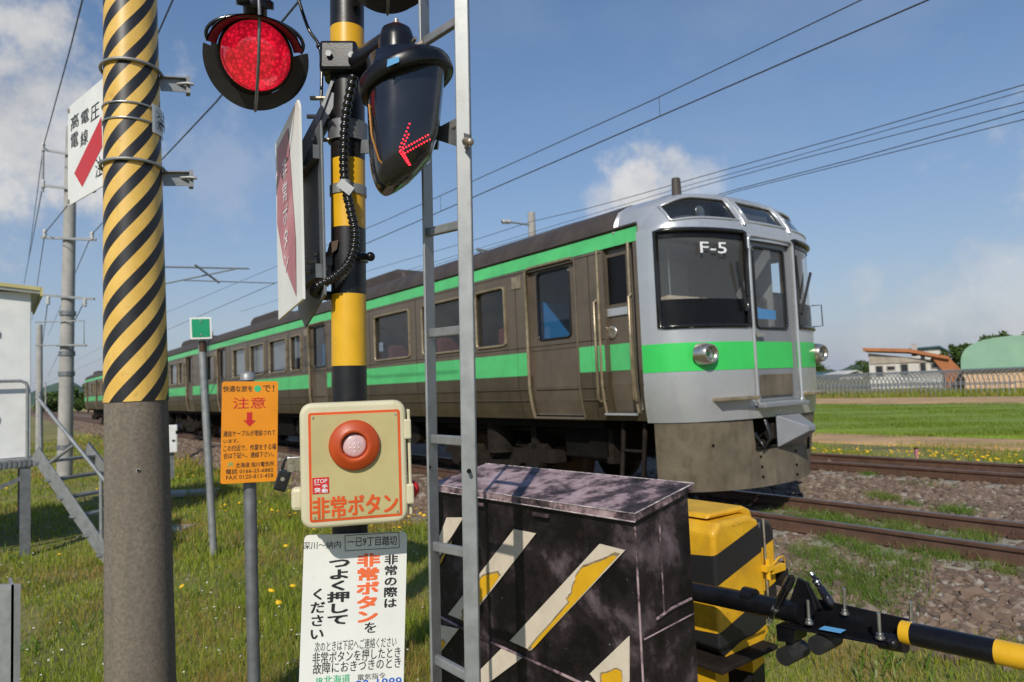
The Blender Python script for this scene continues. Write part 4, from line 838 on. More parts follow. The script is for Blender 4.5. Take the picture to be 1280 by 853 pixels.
# corrugated conduit running down the front of the post
def curve(pts, n):                                                    # Catmull-Rom
    pts = [Vector(p) for p in pts]; pts = [pts[0]*2-pts[1]]+pts+[pts[-1]*2-pts[-2]]; out = []
    for i in range(1, len(pts)-2):
        for k in range(n):
            t = k/n; a, b, c, d_ = pts[i-1:i+3]
            out.append(.5*((2*b)+(c-a)*t+(2*a-5*b+4*c-d_)*t*t+(3*b-a-3*c+d_)*t**3))
    return out+[pts[-2]]
cp = curve([q(442, 95, -.10), q(433, 140, -.085), q(430, 185, -.085), q(431, 225, -.085), q(438, 262, -.085), q(444, 295, -.09), q(438, 325, -.095), q(420, 345, -.10), q(398, 358, -.09), q(394, 366, -.06), q(408, 370, -.02), q(424, 368, .0)], 26)
m = MB(); m.tube(cp, [.0147+.0022*math.sin(i*2*math.pi/5) for i in range(len(cp))], 12); m.build('corrugated_conduit', 'rubber', post)
m = MB(); m.bar(q(424, 228, -.10), q(440, 240, -.104), .004, .03); m.cyl(q(431, 226, -.085), q(432, 240, -.085), .0185, n=14); m.build('conduit_saddle', 'galv', post)
m = MB(); m.tube(curve([q(370, -10, .03), q(385, 35, .03), q(399, 58, .02), q(402, 90, .01), q(402, 130, 0), q(408, 150, 0)], 8), .006, 8); m.ball(q(399, 58, .02), .011); m.build('cable', 'rubber', post)
for y, l0, l1 in ((123, 388, 414), (146, 384, 412), (318, 393, 418), (328, 384, 408), (340, 376, 396), (175, 390, 412)): m = MB(); m.cyl(q(l0, y, -.03), q(l1, y, -.03), .0078, n=8); m.build('threaded_rod', 'bolt', post)
m = MB(); m.slab([q(404, 345, -.02), q(423, 306, -.02), q(424, 332, -.02), q(415, 350, -.02)], va*.012); m.bar(q(395, 330, -.01), q(458, 322, -.01), .05, .03); m.build('sign_bracket', 'galv', post)
m = MB(); m.bar(q(375, 205, .0), q(420, 120, -.02), .04, .05, va); m.bar(q(398, 160, -.02), q(418, 105, -.03), .01, .05, va); m.build('sign_bracket', 'galv_dark', post)
m = MB(); m.cyl(q(440, 321, -.06), q(463, 321, -.02), .011, n=10); m.ball(q(463, 321, -.03), .016); m.build('bracket_bolt', 'black', post)
m = MB(); m.slab([q(407, 322, -.062), q(421, 312, -.062), q(423, 300, -.062), q(412, 303, -.062)], va*.002); m.build('rust_patch', 'wheel_rust', post)
# --- red flashing lights hung beside the post (two heads back to back)
def light(cx, cy, Y, label, lit):
    c = P(cx, cy, Y); dirc = (CAMP+Vector((0, 0, -.25))-c).normalized()
    fr = frame(c, Vector((-dirc.y, dirc.x, 0)), Vector((0, 0, 1))); ex = Vector((-dirc.y, dirc.x, 0)).normalized(); ez = dirc.cross(ex); 
    if ez.z < 0: ez = -ez; ex = -ex
    ey = -dirc; ex = ey.cross(ez).normalized()
    fr = Matrix(((ex.x, ey.x, ez.x, c.x), (ex.y, ey.y, ez.y, c.y), (ex.z, ey.z, ez.z, c.z), (0, 0, 0, 1)))
    k = Y/FPX; root = thing('flashing_light', label, 'crossing light', c)
    m = MB(fr); m.lathe([(.0, .045), (42*k, .04), (47*k, .03), (47*k, .09), (.08, .14), (.0, .15)], (0, 0, 0), (0, 1, 0), 36); m.build('housing', 'black', root)
    m = MB(fr); m.lathe([(0, -.035), (14*k, -.034), (26*k, -.026), (36*k, -.010), (41.5*k, .01), (43.5*k, .04)], (0, 0, 0), (0, 1, 0), 40); m.build('lens', 'red_lens', root)
    def crescent(dx, name, y):
        pts = []
        for i in range(41):
            a = rad(168+(372-168)*i/40); pts.append((dx+62*k*math.cos(a), -4*k+64*k*math.sin(a)))
        inner = [(dx+47.5*k*math.cos(rad(t)), 49*k*math.sin(rad(t))) for t in range(366, 170, -6)]
        n = len(pts); m = MB(fr); allp = pts+inner
        m.prism(allp, y, y+.004); return m.build(name, 'black_matt', root)
    crescent(-2*k, 'backplate', .03); crescent(6*k, 'rear_backplate', .10)
    # hood: a short curved visor over the lens with a ring rail
    m = MB(fr); hood = lambda a, t: Vector(((48+8*t)*k*math.cos(a), .04-t*.13, (45*math.sin(a)+6*t)*k))
    A = [rad(12+156*i/24) for i in range(25)]
    m.grid(A, [0, .5, 1], hood, smooth=True); m.grid(A, [0, 1], lambda a, t: hood(a, t)*1.03, smooth=True); m.build('visor', 'black_matt', root)
    m = MB(fr); m.tube([Vector((57*k*math.cos(rad(t)), -.05, (22+27*math.sin(rad(t)))*k)) for t in range(-20, 201, 8)], .0055, 8); m.tube([Vector((50*k*math.cos(rad(t)), -.052, (24+26*math.sin(rad(t)))*k)) for t in range(0, 181, 8)], .004, 8); m.build('visor_rail', 'black_gloss', root)
    m = MB(fr); m.tube([(4*k, -.03, 76*k), (5*k, -.075, 55*k), (3*k, -.08, 0), (0, -.06, -45*k), (-2*k, .02, -68*k)], .0048, 8); m.build('guard_rod', 'galv_dark', root)
    m = MB(fr); m.cyl((0, .05, 44*k), (0, .05, 110*k), .035, n=16); m.lathe([(.055, 0), (.055, .02), (.04, .03)], (0, .05, 58*k), (0, 0, 1), 16); m.cyl((-18*k, .02, 64*k), (-6*k, .0, 66*k), .014, n=8); m.build('hanger_stem', 'black', root)
    return root
light(320, 72, 2.05, 'lit red crossing light with black backplate hanging left of the banded post', True)
l2 = light(484, -52, 2.1, 'black-rimmed crossing light cut off by the top edge above the arrow indicator', True)
cb = thing('light_crossarm', 'black pipe arm holding the red lights beside the banded post', 'arm', q(433, -60))
m = MB(); m.cyl(P(300, -46, 2.12), P(520, -74, 2.2), .03, n=16); m.build('arm_pipe', 'black', cb)
m = MB(); m.cyl(q(433, -85), q(433, -35), .075, n=20); m.build('clamp', 'black', cb)
# --- arrow indicator
YA = 2.02; ka = YA/FPX
ai = thing('direction_indicator', 'glossy black train direction indicator with red LED arrow pointing left', 'indicator', P(507, 150, YA))
fa = frame(P(507, 150, YA), Vector((1, .30, 0)), Vector((0, 0, 1)))
def L(px, py): v = fa.inverted() @ on(px, py, P(507, 150, YA), Vector((.2873, -.9578, 0))); return v.x, v.z
def Ld(px, py, dy): n_ = Vector((.2873, -.9578, 0)); v = fa.inverted() @ on(px, py, P(507, 150, YA)-n_*dy, n_); return v.x, v.y, v.z
secs = [(78, 458, 556), (100, 458.5, 554), (130, 459.3, 551.5), (155, 460, 549), (175, 460.8, 546), (190, 462, 540.5), (203, 463, 537), (214, 464.8, 530.5), (223, 467.2, 522.5), (231, 470.5, 512), (237, 475, 500), (240, 479.5, 491)]
m = MB(fa); R_ = []; NS = 28
def secpt(i, k):
    y, xl, xr = secs[i]; x0, z0 = L(xl, y); x1, z1 = L(xr, y-(xr-xl)*.10 if i > 6 else y); t = math.pi*2*k/NS; c = (x0+x1)/2; r = (x1-x0)/2
    ss = lambda v, p: math.copysign(abs(v)**p, v)
    return Vector((c+r*ss(math.cos(t), .75), -.115*(1-(i/11)**4*.5)*ss(math.sin(t), .8)*(1 if math.sin(t) > 0 else .9), (z0+z1)/2+(z1-z0)/2*math.cos(t)))
m.v = [fa @ secpt(i, k) for i in range(len(secs)) for k in range(NS)]
m.f = [(i*NS+k, i*NS+(k+1) % NS, (i+1)*NS+(k+1) % NS, (i+1)*NS+k) for i in range(len(secs)-1) for k in range(NS)]+[tuple(range(NS)), tuple(range((len(secs)-1)*NS, len(secs)*NS))[::-1]]
m.sm = [True]*(len(m.f)-2)+[False]*2; m.build('indicator_body', 'black_gloss', ai)
tilt = Vector((-.34, .06, 1)).normalized(); cx_, cz_ = L(506, 96)
m = MB(fa); m.lathe([(.0, .018), (.130, .018), (.143, .012), (.148, .0), (.148, -.030), (.144, -.035), (.112, -.033), (.0, -.026)], (cx_, 0, cz_), tilt, 44); m.build('rim_cap', 'black', ai)
x_, z_ = L(497, 48); m = MB(fa); m.lathe([(.058, -.11), (.056, .0), (.045, .035), (.02, .052), (0, .056)], (x_, .02, z_), (0, 0, 1), 24); m.build('neck_dome', 'black', ai, bevel=0)
m = MB(fa); m.cyl((x_, .02, z_+.05), (x_, .02, z_+.07), .008, n=8); m.cyl((x_+.05, -.03, z_-.035), (x_+.072, -.045, z_-.03), .009, n=6); m.cyl((x_+.04, -.05, z_-.03), (x_+.045, -.065, z_-.028), .006, n=6); m.build('neck_bolt', 'bolt', ai)
m = MB(); m.cyl(q(440, 86, -.02), P(497, 50, YA+.02), .042, n=20); m.build('support_arm', 'black', ai)
m = MB(fa); m.add([Ld(*t, -.150) for t in ((483.5, 84), (499, 77.5), (498.5, 70.5), (484.5, 74.5))], [(0, 1, 2, 3)]); m.build('blue_label', 'blue_label', ai)
def front_y(x, z):                                                    # surface depth of the body at a local x, z
    best = min(range(len(secs)), key=lambda i: abs(L(500, secs[i][0])[1]-z)); y, xl, xr = secs[best]; x0 = L(xl, y)[0]; x1 = L(xr, y)[0]; c = (x0+x1)/2; r = (x1-x0)/2
    t = min(.98, abs((x-c)/r)); ct = t**(1/.75); sn = math.sqrt(max(0, 1-ct*ct))**.8; return -.115*(1-(best/11)**4*.5)*sn-.001
dots = []
for i in range(11):
    t = i/10; dots += [(501+34*t, 188-19*t), (503+34*t, 193.5-19*t)]
for i in range(7): dots += [(500+12*i/6, 184-29*i/6), (503.5+11*i/6, 184.5-24*i/6)] if i < 5 else [(500+12*i/6, 184-29*i/6)]
for i in range(7): dots += [(500+11*i/6, 190+16*i/6), (503.5+9*i/6, 190+16*i/6)]
m = MB(fa)
for px, py in dots:
    x, z = L(px, py)
    for _ in range(4): yy = front_y(x, z); x, _y, z = Ld(px, py, yy)
    m.ball((x, yy, z), .0026, 6, 4)
m.build('arrow_led', 'led_red', ai)
m = MB(fa)
for j in range(4): m.tube([(x_-.085-.004*j, -.03-.01*j, z_-.24), (x_-.082-.004*j, -.05-.01*j, z_-.34), (x_-.07-.002*j, -.06-.008*j, z_-.41), (x_-.03, -.06, z_-.455)], .0028, 6)
m.build('bundled_wire', 'cable_orange', ai)
# --- faded red arrow board seen almost edge-on, and the dark board behind it
a0_, a1_ = P(347.5, 290, 2.42), P(377.5, 250, 2.10)
sx = (a1_-a0_); sx.z = 0; bw = sx.length; mid = (a0_+a1_)/2
fb = frame(Vector((mid.x, mid.y, 0)), sx, Vector((0, 0, 1)))
zt0, zt1, zb0, zb1 = P(347.5, 181, 2.42).z, P(377.5, 122, 2.10).z, P(347.5, 400, 2.42).z, P(377.5, 374, 2.10).z
eb = thing('emergency_button_arrow_board', 'white board with faded red down arrow, seen edge-on left of the banded post', 'sign', Vector((mid.x, mid.y, zt0-.3)))
w2 = bw/2
m = MB(fb); m.prism([(-w2, zb0), (w2, zb1), (w2, zt1-.03), (w2-.02, zt1), (-w2, zt0)], -.004, .004); m.build('board', 'sign_white', eb)
m = MB(fb); zc0 = lambda f, x: (zb0+(zb1-zb0)*(x+w2)/bw)+((zt0+(zt1-zt0)*(x+w2)/bw)-(zb0+(zb1-zb0)*(x+w2)/bw))*f
fbi = fb.inverted(); fbn = fb.to_3x3() @ Vector((0, -1, 0)); fpx = lambda x, y: (lambda v: (v.x, -.006, v.z))(fbi @ on(x, y, mid, fbn))
m.add([fpx(*t) for t in ((348.5, 186), (362, 160), (371.8, 300), (372.5, 371), (357, 330), (348.6, 280))], [tuple(range(6))]); m.build('red_arrow', 'sign_red_faded', eb)
m = MB(fb); tA, tB = fpx(354, 205), fpx(366, 335); put_text(m, '非常ボタン', (tA[0]+tB[0])/2, (tA[2]+tB[2])/2, .075, tA[2]-tB[2], -.0085, .0, True); m.build('lettering', 'ink_white', eb)
ob = fb.copy(); off = fb.to_3x3() @ Vector((-.03, .075, 0)); fd_ = frame(Vector((mid.x, mid.y, 0))+off, sx, Vector((0, 0, 1)))
db = thing('arrow_board_back', 'dark grey back board paired behind the faded red arrow board', 'sign', Vector((mid.x, mid.y, zt0-.3))+off)
m = MB(fd_); m.prism([(-w2, zb0+.04), (-w2+.10, zb1-.06), (w2, zb1+.02), (w2, zt1-.05), (-w2, zt0-.05)], -.004, .004); m.build('board', 'galv_dark', db, bevel=.002)
for z in (zb1+.1, zt0-.12): m = MB(fd_); m.bar((-w2+.05, -.015, z), (w2-.02, -.015, z), .02, .045); m.build('stiffener', 'galv_dark', db)
# --- emergency button box
B = Board((373, 506), (507, 498), (513, 651), (379, 659), 2.07)
bb = thing('emergency_button_box', 'cream emergency button box with round orange push button on the banded post', 'emergency button', B.o)
m = MB(B.M); w, h_ = B.w*.985, B.h
m.prism(rrect(w, h_, .032, 6), .0, .10); m.build('case', 'cream', bb, bevel=.006)
m = MB(B.M); m.prism(rrect(w*1.0, h_*1.0, .036, 6), -.028, .004); m.build('lid', 'cream', bb, bevel=.013, seg=4)
x0, z0 = B.xz(386, 513); x1, z1 = B.xz(502, 646); pw, phh = (B.xz(500, 510)[0]-B.xz(387, 515)[0]), (B.xz(387, 515)[1]-B.xz(391, 650)[1]); pcx, pcz = B.xz(444.5, 580)
m = MB(B.M); m.prism(rrect(pw, phh, .008, 3, pcx, pcz), -.0295, -.0275); m.build('border_plate', 'red_orange', bb)
m = MB(B.M); m.prism(rrect(pw-.015, phh-.015, .003, 2, pcx, pcz), -.031, -.029); m.build('face_plate', 'cream_panel', bb)
m = MB(B.M)
for sx_, sz_ in ((-1,-1),(1,-1),(1,1),(-1,1)): m.cyl((pcx+sx_*(pw/2-.014), -.031, pcz+sz_*(phh/2-.014)), (pcx+sx_*(pw/2-.014), -.0335, pcz+sz_*(phh/2-.014)), .0035, n=8)
m.build('screw', 'bolt', bb)
bx, bz = B.xz(443, 555.5); kk = B.o.y/FPX*1.02
m = MB(B.M); m.lathe([(30*kk, .0), (30*kk, .010), (29*kk, .015), (27*kk, .018), (20*kk, .031), (17*kk, .033), (15.5*kk, .031), (14.8*kk, .012), (0, .010)], (bx, -.030, bz), (0, -1, 0), 48); m.build('button_ring', 'orange_ring', bb)
m = MB(B.M); m.lathe([(14*kk, .010), (13.8*kk, .018), (11*kk, .022), (0, .024)], (bx, -.030, bz), (0, -1, 0), 36); lp = m.build('button_lens', 'lamp_pink', bb)
m = MB(B.M)
for i in (-1, 0, 1):
    for j in (-1.5, -.5, .5, 1.5):
        if abs(i)+abs(j) < 2.4: m.ball((bx+i*5*kk, -.0535, bz+j*5*kk), .0021, 6, 4)
m.build('led', 'lamp_led', lp)
m = MB(B.M); btext(m, B, '非常ボタン', 392.5, 617, 497, 642.5, -.0325, .05); m.build('lettering', 'red_orange', bb)
sx0, sz0 = B.xz(401.5, 605.5); m = MB(B.M); m.box(sx0-.0235, sx0+.0235, -.0325, -.0305, sz0-.0235, sz0+.0235); stk = m.build('stop_sticker', 'ink_red', bb)
m = MB(B.M); btext(m, B, 'STOP', 393.5, 597.5, 409.5, 602.3, -.0335, .02); btext(m, B, '一突', 394, 604, 401, 614, -.0335, .05, True); btext(m, B, '手動', 403, 604, 410, 614, -.0335, .05, True); m.build('sticker_print', 'ink_white', stk)
m = MB(B.M)
for py in (536, 616): x, z = B.xz(509 if py < 600 else 512.5, py); m.box(x-.012, x+.010, -.03, .02, z-.030, z+.030); 
x, z = B.xz(511.5, 577); m.box(x-.004, x+.006, -.012, .03, z-.16, z+.16); m.build('hinge', 'cream', bb, bevel=.006)
x, z = B.xz(371, 624); m = MB(B.M); m.box(x-.016, x+.02, -.012, .03, z-.034, z+.034); m.build('side_latch', 'cream', bb, bevel=.012)
x, z = B.xz(370.5, 580); m = MB(B.M); m.box(x-.026, x+.012, -.012, .004, z-.022, z+.022); m.cyl((x-.014, -.018, z-.012), (x-.014, .014, z-.012), .010, n=10); m.cyl((x-.014, -.018, z+.012), (x-.014, .014, z+.012), .008, n=10); m.build('hasp', 'chrome', bb, bevel=.003)
x, z = B.xz(516.5, 613); m = MB(B.M); m.lathe([(.028, 0), (.026, .02), (.012, .032), (0, .033)], (x-.012, .03, z), (1, 0, 0), 20); m.build('side_lamp', 'lens_red_side', bb)
x, z = B.xz(356.5, 590); pl = thing('padlock', 'black padlock hanging from the hasp on the left of the cream button box', 'padlock', B.M @ Vector((x, 0, z)))
fp = frame(B.M @ Vector((x, .0, z)), B.M.to_3x3() @ Vector((1, 0, -.32)), B.M.to_3x3() @ Vector((.32, 0, 1)))
m = MB(fp); m.box(-.018, .018, -.014, .014, -.056, .006); m.build('lock_body', 'padlock', pl, bevel=.005)
m = MB(fp); m.tube([(-.011, 0, 0), (-.011, 0, .03), (-.005, 0, .043), (.005, 0, .046), (.012, 0, .038), (.0115, 0, 0)], .0042, 8); m.build('shackle', 'padlock', pl)
m = MB(fp); m.cyl((0, -.014, -.02), (0, -.0155, -.02), .006, n=10); m.build('keyhole', 'chrome', pl)
# --- instruction notice under the box
B = Board((373, 671), (504.5, 663), (510.5, 882), (382, 890), 2.20)
nb = thing('instruction_notice', 'white notice with black and orange vertical lettering below the button box', 'notice', B.o)
m = MB(B.M); m.prism(rrect(B.w, B.h, .014, 4), .0, .006); m.build('board', 'sign_white', nb)
k1 = MB(B.M); k2 = MB(B.M); k3 = MB(B.M); k4 = MB(B.M)
T_ = lambda mb, *a, **k: btext(mb, B, *a, **k)
T_(k1, '深川～納内', 378.7, 676.8, 426, 686.4); T_(k1, '一已9丁目踏切', 434.5, 670.8, 496, 682.6, bold=.008)
x0, z0 = B.xz(431, 688.5); x1, z1 = B.xz(498.6, 666.5)
fr_ = [(431, 669.8), (498.6, 665.6), (499.2, 684.6), (431.6, 688.8)]; pp = [B.xz(*t) for t in fr_]
for i in range(4):
    a, b_ = Vector((pp[i][0], -.001, pp[i][1])), Vector((pp[(i+1) % 4][0], -.001, pp[(i+1) % 4][1])); k1.bar(a, b_, .0015, .0015, (0, 1, 0))
T_(k1, '非常の際は', 480.5, 693.5, 496.5, 759, bold=.05, vertical=True); T_(k1, 'を', 455.8, 778, 470, 791, bold=.03)
T_(k1, 'つよく押して', 409.8, 700, 436, 780, bold=.06, vertical=True); T_(k1, 'ください', 388.5, 736, 405.5, 798.5, bold=.05, vertical=True)
T_(k2, '非常ボタン', 446.5, 692.5, 473.2, 777, bold=.075, vertical=True)
T_(k1, '次のときは下記へご連絡ください', 394, 799, 496, 812); T_(k1, '非常ボタンを押したとき', 391.5, 812, 501, 826, bold=.008); T_(k1, '故障におきづきのとき', 392, 825, 501.5, 839, bold=.008)
T_(k3, 'JR北海道', 394, 844, 437.5, 857, bold=.015); T_(k1, '電気指令', 447, 841.8, 482, 849.4)
T_(k4, '22-1889', 445, 848.5, 502, 860, bold=.03)
k1.build('black_lettering', 'ink', nb); k2.build('orange_lettering', 'ink_orange', nb); k3.build('green_lettering', 'ink_green', nb); k4.build('blue_lettering', 'ink_blue', nb)
# ================================================================== LADDER (climbing ladder fixed to the post)
ld = thing('ladder', 'narrow galvanised steel ladder standing between button box and black cabinet', 'ladder', P(560, 853, 2.0))
lb, lt, rb_, rt = P(546, 880, 2.16), P(528.5, -60, 2.16), P(591.5, 880, 2.02), P(576, -60, 2.02)
lb2 = lb+(lb-lt)*((zg-lb.z)/(lb.z-lt.z)); rb2 = rb_+(rb_-rt)*((zg-rb_.z)/(rb_.z-rt.z))
facing = Vector((-.15, -1, 0))
m = MB(); m.bar(lb2, lt, .062, .008, Vector((.93, -.36, 0))); m.build('stile', 'galv', ld, bevel=.002)
m = MB(); m.bar(rb2, rt, .044, .022, facing); m.build('stile', 'galv', ld, bevel=.003)
def stile(a, b_, py, Y): t = (a.z-P(560, py, Y).z)/(a.z-b_.z); return a.lerp(b_, t)
for yl, yr in ((52, 24), (173, 151), (290, 281), (416, 413), (548, 553), (682, 693), (823, 850), (965, 1008)):
    m = MB(); m.bar(stile(lb, lt, yl, 2.16), stile(rb_, rt, yr, 2.02), .028, .018, facing); m.build('rung', 'galv', ld, bevel=.004)
m = MB(); m.bar(P(452, 184, 2.24), P(548, 178, 2.12), .008, .045); m.bar(P(547, 166, 2.10), P(586, 178, 2.0), .008, .044); m.build('fixing_bracket', 'galv_dark', ld)
m = MB(); m.cyl(P(582, 177, 1.985), P(586.5, 177.5, 1.965), .013, n=6); m.ball(P(587.5, 177.5, 1.963), .0125, 8, 5); m.build('bolt', 'bolt', ld)
for px, py, Y in ((536.5, 584, 2.14), (586, 589, 1.99)): m = MB(); c = P(px, py, Y); m.cyl(c+Vector((0, .01, 0)), c-Vector((0, .008, 0)), .006, n=10); m.build('drilled_hole', 'underframe', ld)
# ================================================================== BLACK CABINET
dz_ = .42; kz = dz_/.45; zt_ = H-dz_
FR_, FL_ = Vector((.3934*kz, 2.3636*kz, zt_)), Vector((-.4045*kz, 3.2841*kz, zt_))
ex_ = (FR_-FL_); wl = ex_.length; fc = frame(FL_, ex_, Vector((0, 0, 1))); wd = .30
cb_ = thing('equipment_cabinet', 'scuffed black steel cabinet with peeling cream and yellow diagonal stripes behind the ladder', 'cabinet', Vector((*(FL_+ex_/2).xy, zg)))
m = MB(fc); zl_ = zg-zt_+.05; m.add([(.004, .004, zl_), (wl-.004, .004, zl_), (wl-.004, wd, zl_), (.004, wd, zl_), (.004, .004, -.02), (wl-.004, .004, -.02), (wl-.004, wd, .032), (.004, wd, .032)], [(0,3,2,1),(4,5,6,7),(0,1,5,4),(1,2,6,5),(2,3,7,6),(3,0,4,7)]); m.build('cabinet_body', 'box_paint', cb_, bevel=.008)
m = MB(fc); m.add([(-.012, -.014, -.028), (wl+.012, -.014, -.028), (wl+.012, wd+.012, .030), (-.012, wd+.012, .030), (-.012, -.014, 0), (wl+.012, -.014, 0), (wl+.012, wd+.012, .055), (-.012, wd+.012, .055)], [(0,3,2,1),(4,5,6,7),(0,1,5,4),(1,2,6,5),(2,3,7,6),(3,0,4,7)])
m.build('cabinet_lid', 'lid_paint', cb_, bevel=.004)
pm('worn_edge', (.42, .36, .36), .5, 0, .5, 30, 0, 50, ((.06, .05, .05), .35, 40))
for ea, eb_ in (((-.012, -.014, 0), (wl+.012, -.014, 0)), ((wl+.012, -.014, 0), (wl+.012, wd+.012, .055)), ((-.012, wd+.012, .055), (wl+.012, wd+.012, .055)), ((-.012, -.0145, -.026), (wl+.012, -.0145, -.026))):
    m = MB(fc); m.tube([ea, eb_], .0026, 6); m.build('worn_edge', 'worn_edge', cb_)
fi = fc.inverted(); cn = fc.to_3x3() @ Vector((0, -1, 0))
def cx2(px, py): v = fi @ on(px, py, FL_, cn); return v.x, v.z
m = MB(fc); pts = [cx2(546, 769), cx2(600, 797), cx2(700, 842), cx2(792, 885)]; za = sum(p[1] for p in pts)/4
m.tube([(x, .0005, z) for x, z in pts], .0055, 8); m.build('seam_bead', 'lid_paint', cb_)
m = MB(fc); m.box(.0, wl-.03, .0, .02, zg-zt_+.06, pts[1][1]-.004) if False else m.box(wl-.006, wl+.003, -.002, wd, -1.2, -.046); 
m = MB(fc); m.tube([(wl-.004, .0045, -.04), (wl-.004, .0045, -1.3)], .004, 6); m.build('corner_edge', 'lid_paint', cb_)
stripes = [[(559, 647), (580, 647), (547, 700), (543, 688)], [(643, 661.5), (670.5, 667), (584, 777.5), (561, 768)], [(750, 680), (782, 688), (664.5, 813), (638, 801)],
           [(549, 781), (574, 786), (546, 822), (546, 790)], [(629, 809), (655, 821), (600, 862), (600, 838)], [(787, 795), (787, 852), (760, 870), (738, 842)], [(733, 851), (752, 857), (735, 880), (712, 872)]]
peels = [[(558, 686), (566, 676), (560, 690), (549, 706)], [(597, 728), (606, 718), (624, 714), (627, 719), (584, 777), (578, 775), (580, 762), (588, 752)], [(758, 697), (771, 691), (776, 693), (716, 757), (664, 813), (661, 811), (690, 778), (712, 753), (709, 748), (716, 740), (720, 720), (730, 707)],
         [(551, 800), (556, 798), (557, 806), (549, 816), (547, 812)], None, [(752, 842), (760, 840), (772, 835), (778, 838), (778, 855), (764, 866), (752, 852)], None]
pm('sticker_cream', (.66, .57, .45), .5, 0, .06, 14, 0, 50, ((.4, .31, .2), .05, 25)); pm('glue_brown', (.27, .20, .11), .7, 0, .35, 25)
for st_, pe in zip(stripes, peels):
    m = MB(fc); m.prism([cx2(*t) for t in st_], -.0035, .001); so_ = m.build('stripe_sticker', 'sticker_cream', cb_)
    if pe:
        rr = random.Random(len(pe)); pq = []
        for i in range(len(pe)):
            a, b_ = pe[i], pe[(i+1) % len(pe)]
            for t in (0, .25, .5, .75): pq.append((a[0]+(b_[0]-a[0])*t+(rr.uniform(-1, 1) if 0 < t else 0), a[1]+(b_[1]-a[1])*t+(rr.uniform(-1, 1) if 0 < t else 0)))
        cxp, cyp = sum(p[0] for p in pq)/len(pq), sum(p[1] for p in pq)/len(pq)
        m = MB(fc); m.prism([cx2(cxp+(t[0]-cxp)*1.0-(1.1 if t[0] < cxp else -.2), cyp+(t[1]-cyp)*1.01-.6) for t in pq], -.0043, -.0034); m.build('torn_edge', 'glue_brown', so_)
        m = MB(fc); m.prism([cx2(cxp+(t[0]-cxp)*.93+.4, cyp+(t[1]-cyp)*.95+.6) for t in pq], -.0050, -.0040); m.build('bare_yellow_patch', 'yellow', so_)
for (px, py) in ((680, 647), (600, 633)):
    x, z = cx2(px, py); m = MB(fc); m.bar((x-.04, -.018, z+.012), (x+.04, -.018, z+.012), .008, .012); m.build('lid_catch', 'lid_paint', cb_)
m = MB(fc); m.tube([(wl+.004, .12, -.06), (wl+.004, .12, -.34)], .003, 5); m.tube([(wl+.004, .08, -.35), (wl+.006, .16, -.335), (wl+.004, .27, -.33)], .005, 6); m.tube([(wl-.002, .02, -.40), (wl-.002, .29, -.385)], .003, 5); m.build('side_latch', 'lid_paint', cb_)
m = MB(fc); m.box(wl-.004, wl+.004, .18, .25, -.75, -.70); m.build('corner_plate', 'bolt', cb_)
m = MB(fc); m.box(.05, wl-.05, .03, wd-.03, zg-zt_-.1, zg-zt_+.06); m.build('plinth', 'concrete', cb_)
# ================================================================== BARRIER MACHINE AND BOOM
mo = TR(2.06, 2.73); mf = frame(mo, ND, Vector((0, 0, 1)))              # x across the track, y along it (away), z up
gm = thing('barrier_machine', 'yellow and black striped barrier machine with domed lid behind the black cabinet', 'barrier machine', Vector((*(mo+ND*.25+UD*.3).xy, zg)))
def machine_paint():
    m = bpy.data.materials.new('machine_stripes'); m.use_nodes = True; t = m.node_tree; b = t.nodes['Principled BSDF']
    co = N(t, 'ShaderNodeTexCoord').outputs['Object']; sp = N(t, 'ShaderNodeSeparateXYZ'); t.links.new(co, sp.inputs[0])
    def dot(v): n = N(t, 'ShaderNodeVectorMath', operation='DOT_PRODUCT'); t.links.new(co, n.inputs[0]); n.inputs[1].default_value = v; return n.outputs['Value']
    o = mo-BASE[gm.name]                                                  # corner in object space
    x = mth(t, 'SUBTRACT', dot(ND), o.dot(ND)); y = mth(t, 'SUBTRACT', dot(UD), o.dot(UD))
    ph = mth(t, 'SUBTRACT', sp.outputs[2], mth(t, 'MULTIPLY', x, .26)); ph = mth(t, 'ADD', ph, mth(t, 'MULTIPLY', y, .10))
    fr = mth(t, 'FRACT', mth(t, 'ADD', mth(t, 'DIVIDE', mth(t, 'SUBTRACT', ph, .743-zg), .36), 20.0))
    k = N(t, 'ShaderNodeMapRange'); t.links.new(fr, k.inputs[0]); k.inputs[1].default_value = .595; k.inputs[2].default_value = .60
    nz = N(t, 'ShaderNodeTexNoise', i_Scale=9.0, i_Detail=7.0); t.links.new(co, nz.inputs[0])
    ye = ramp(t, nz.outputs[0], [(.3, (.60, .31, .008)), (.7, (.74, .41, .018))])
    ch = N(t, 'ShaderNodeTexNoise', i_Scale=35.0, i_Detail=8.0, i_Roughness=.7); t.links.new(co, ch.inputs[0])
    dt = N(t, 'ShaderNodeTexNoise', i_Scale=5.0, i_Detail=9.0, i_Roughness=.7); t.links.new(co, dt.inputs[0])
    ye = mixc(t, ramp(t, ch.outputs[0], [(.60, 0.0), (.68, .8)]), ye, (.22, .10, .03)); ye = mixc(t, ramp(t, dt.outputs[0], [(.5, 0.0), (.75, .55)]), ye, (.36, .20, .04))
    bl = mixc(t, ramp(t, ch.outputs[0], [(.68, 0.0), (.74, .9)]), (.016, .016, .018), (.08, .06, .05))
    t.links.new(mixc(t, k.outputs[0], ye, bl), b.inputs['Base Color']); b.inputs['Roughness'].default_value = .4; MATS['machine'] = m
machine_paint()
m = MB(mf); zb_ = .30
m.prism([(0, zb_), (.40, zb_), (.40, .80), (.37, .86), (.31, .89), (.05, .89), (0, .85)], 0, .62); m.build('housing', 'machine', gm, bevel=.022, seg=3)
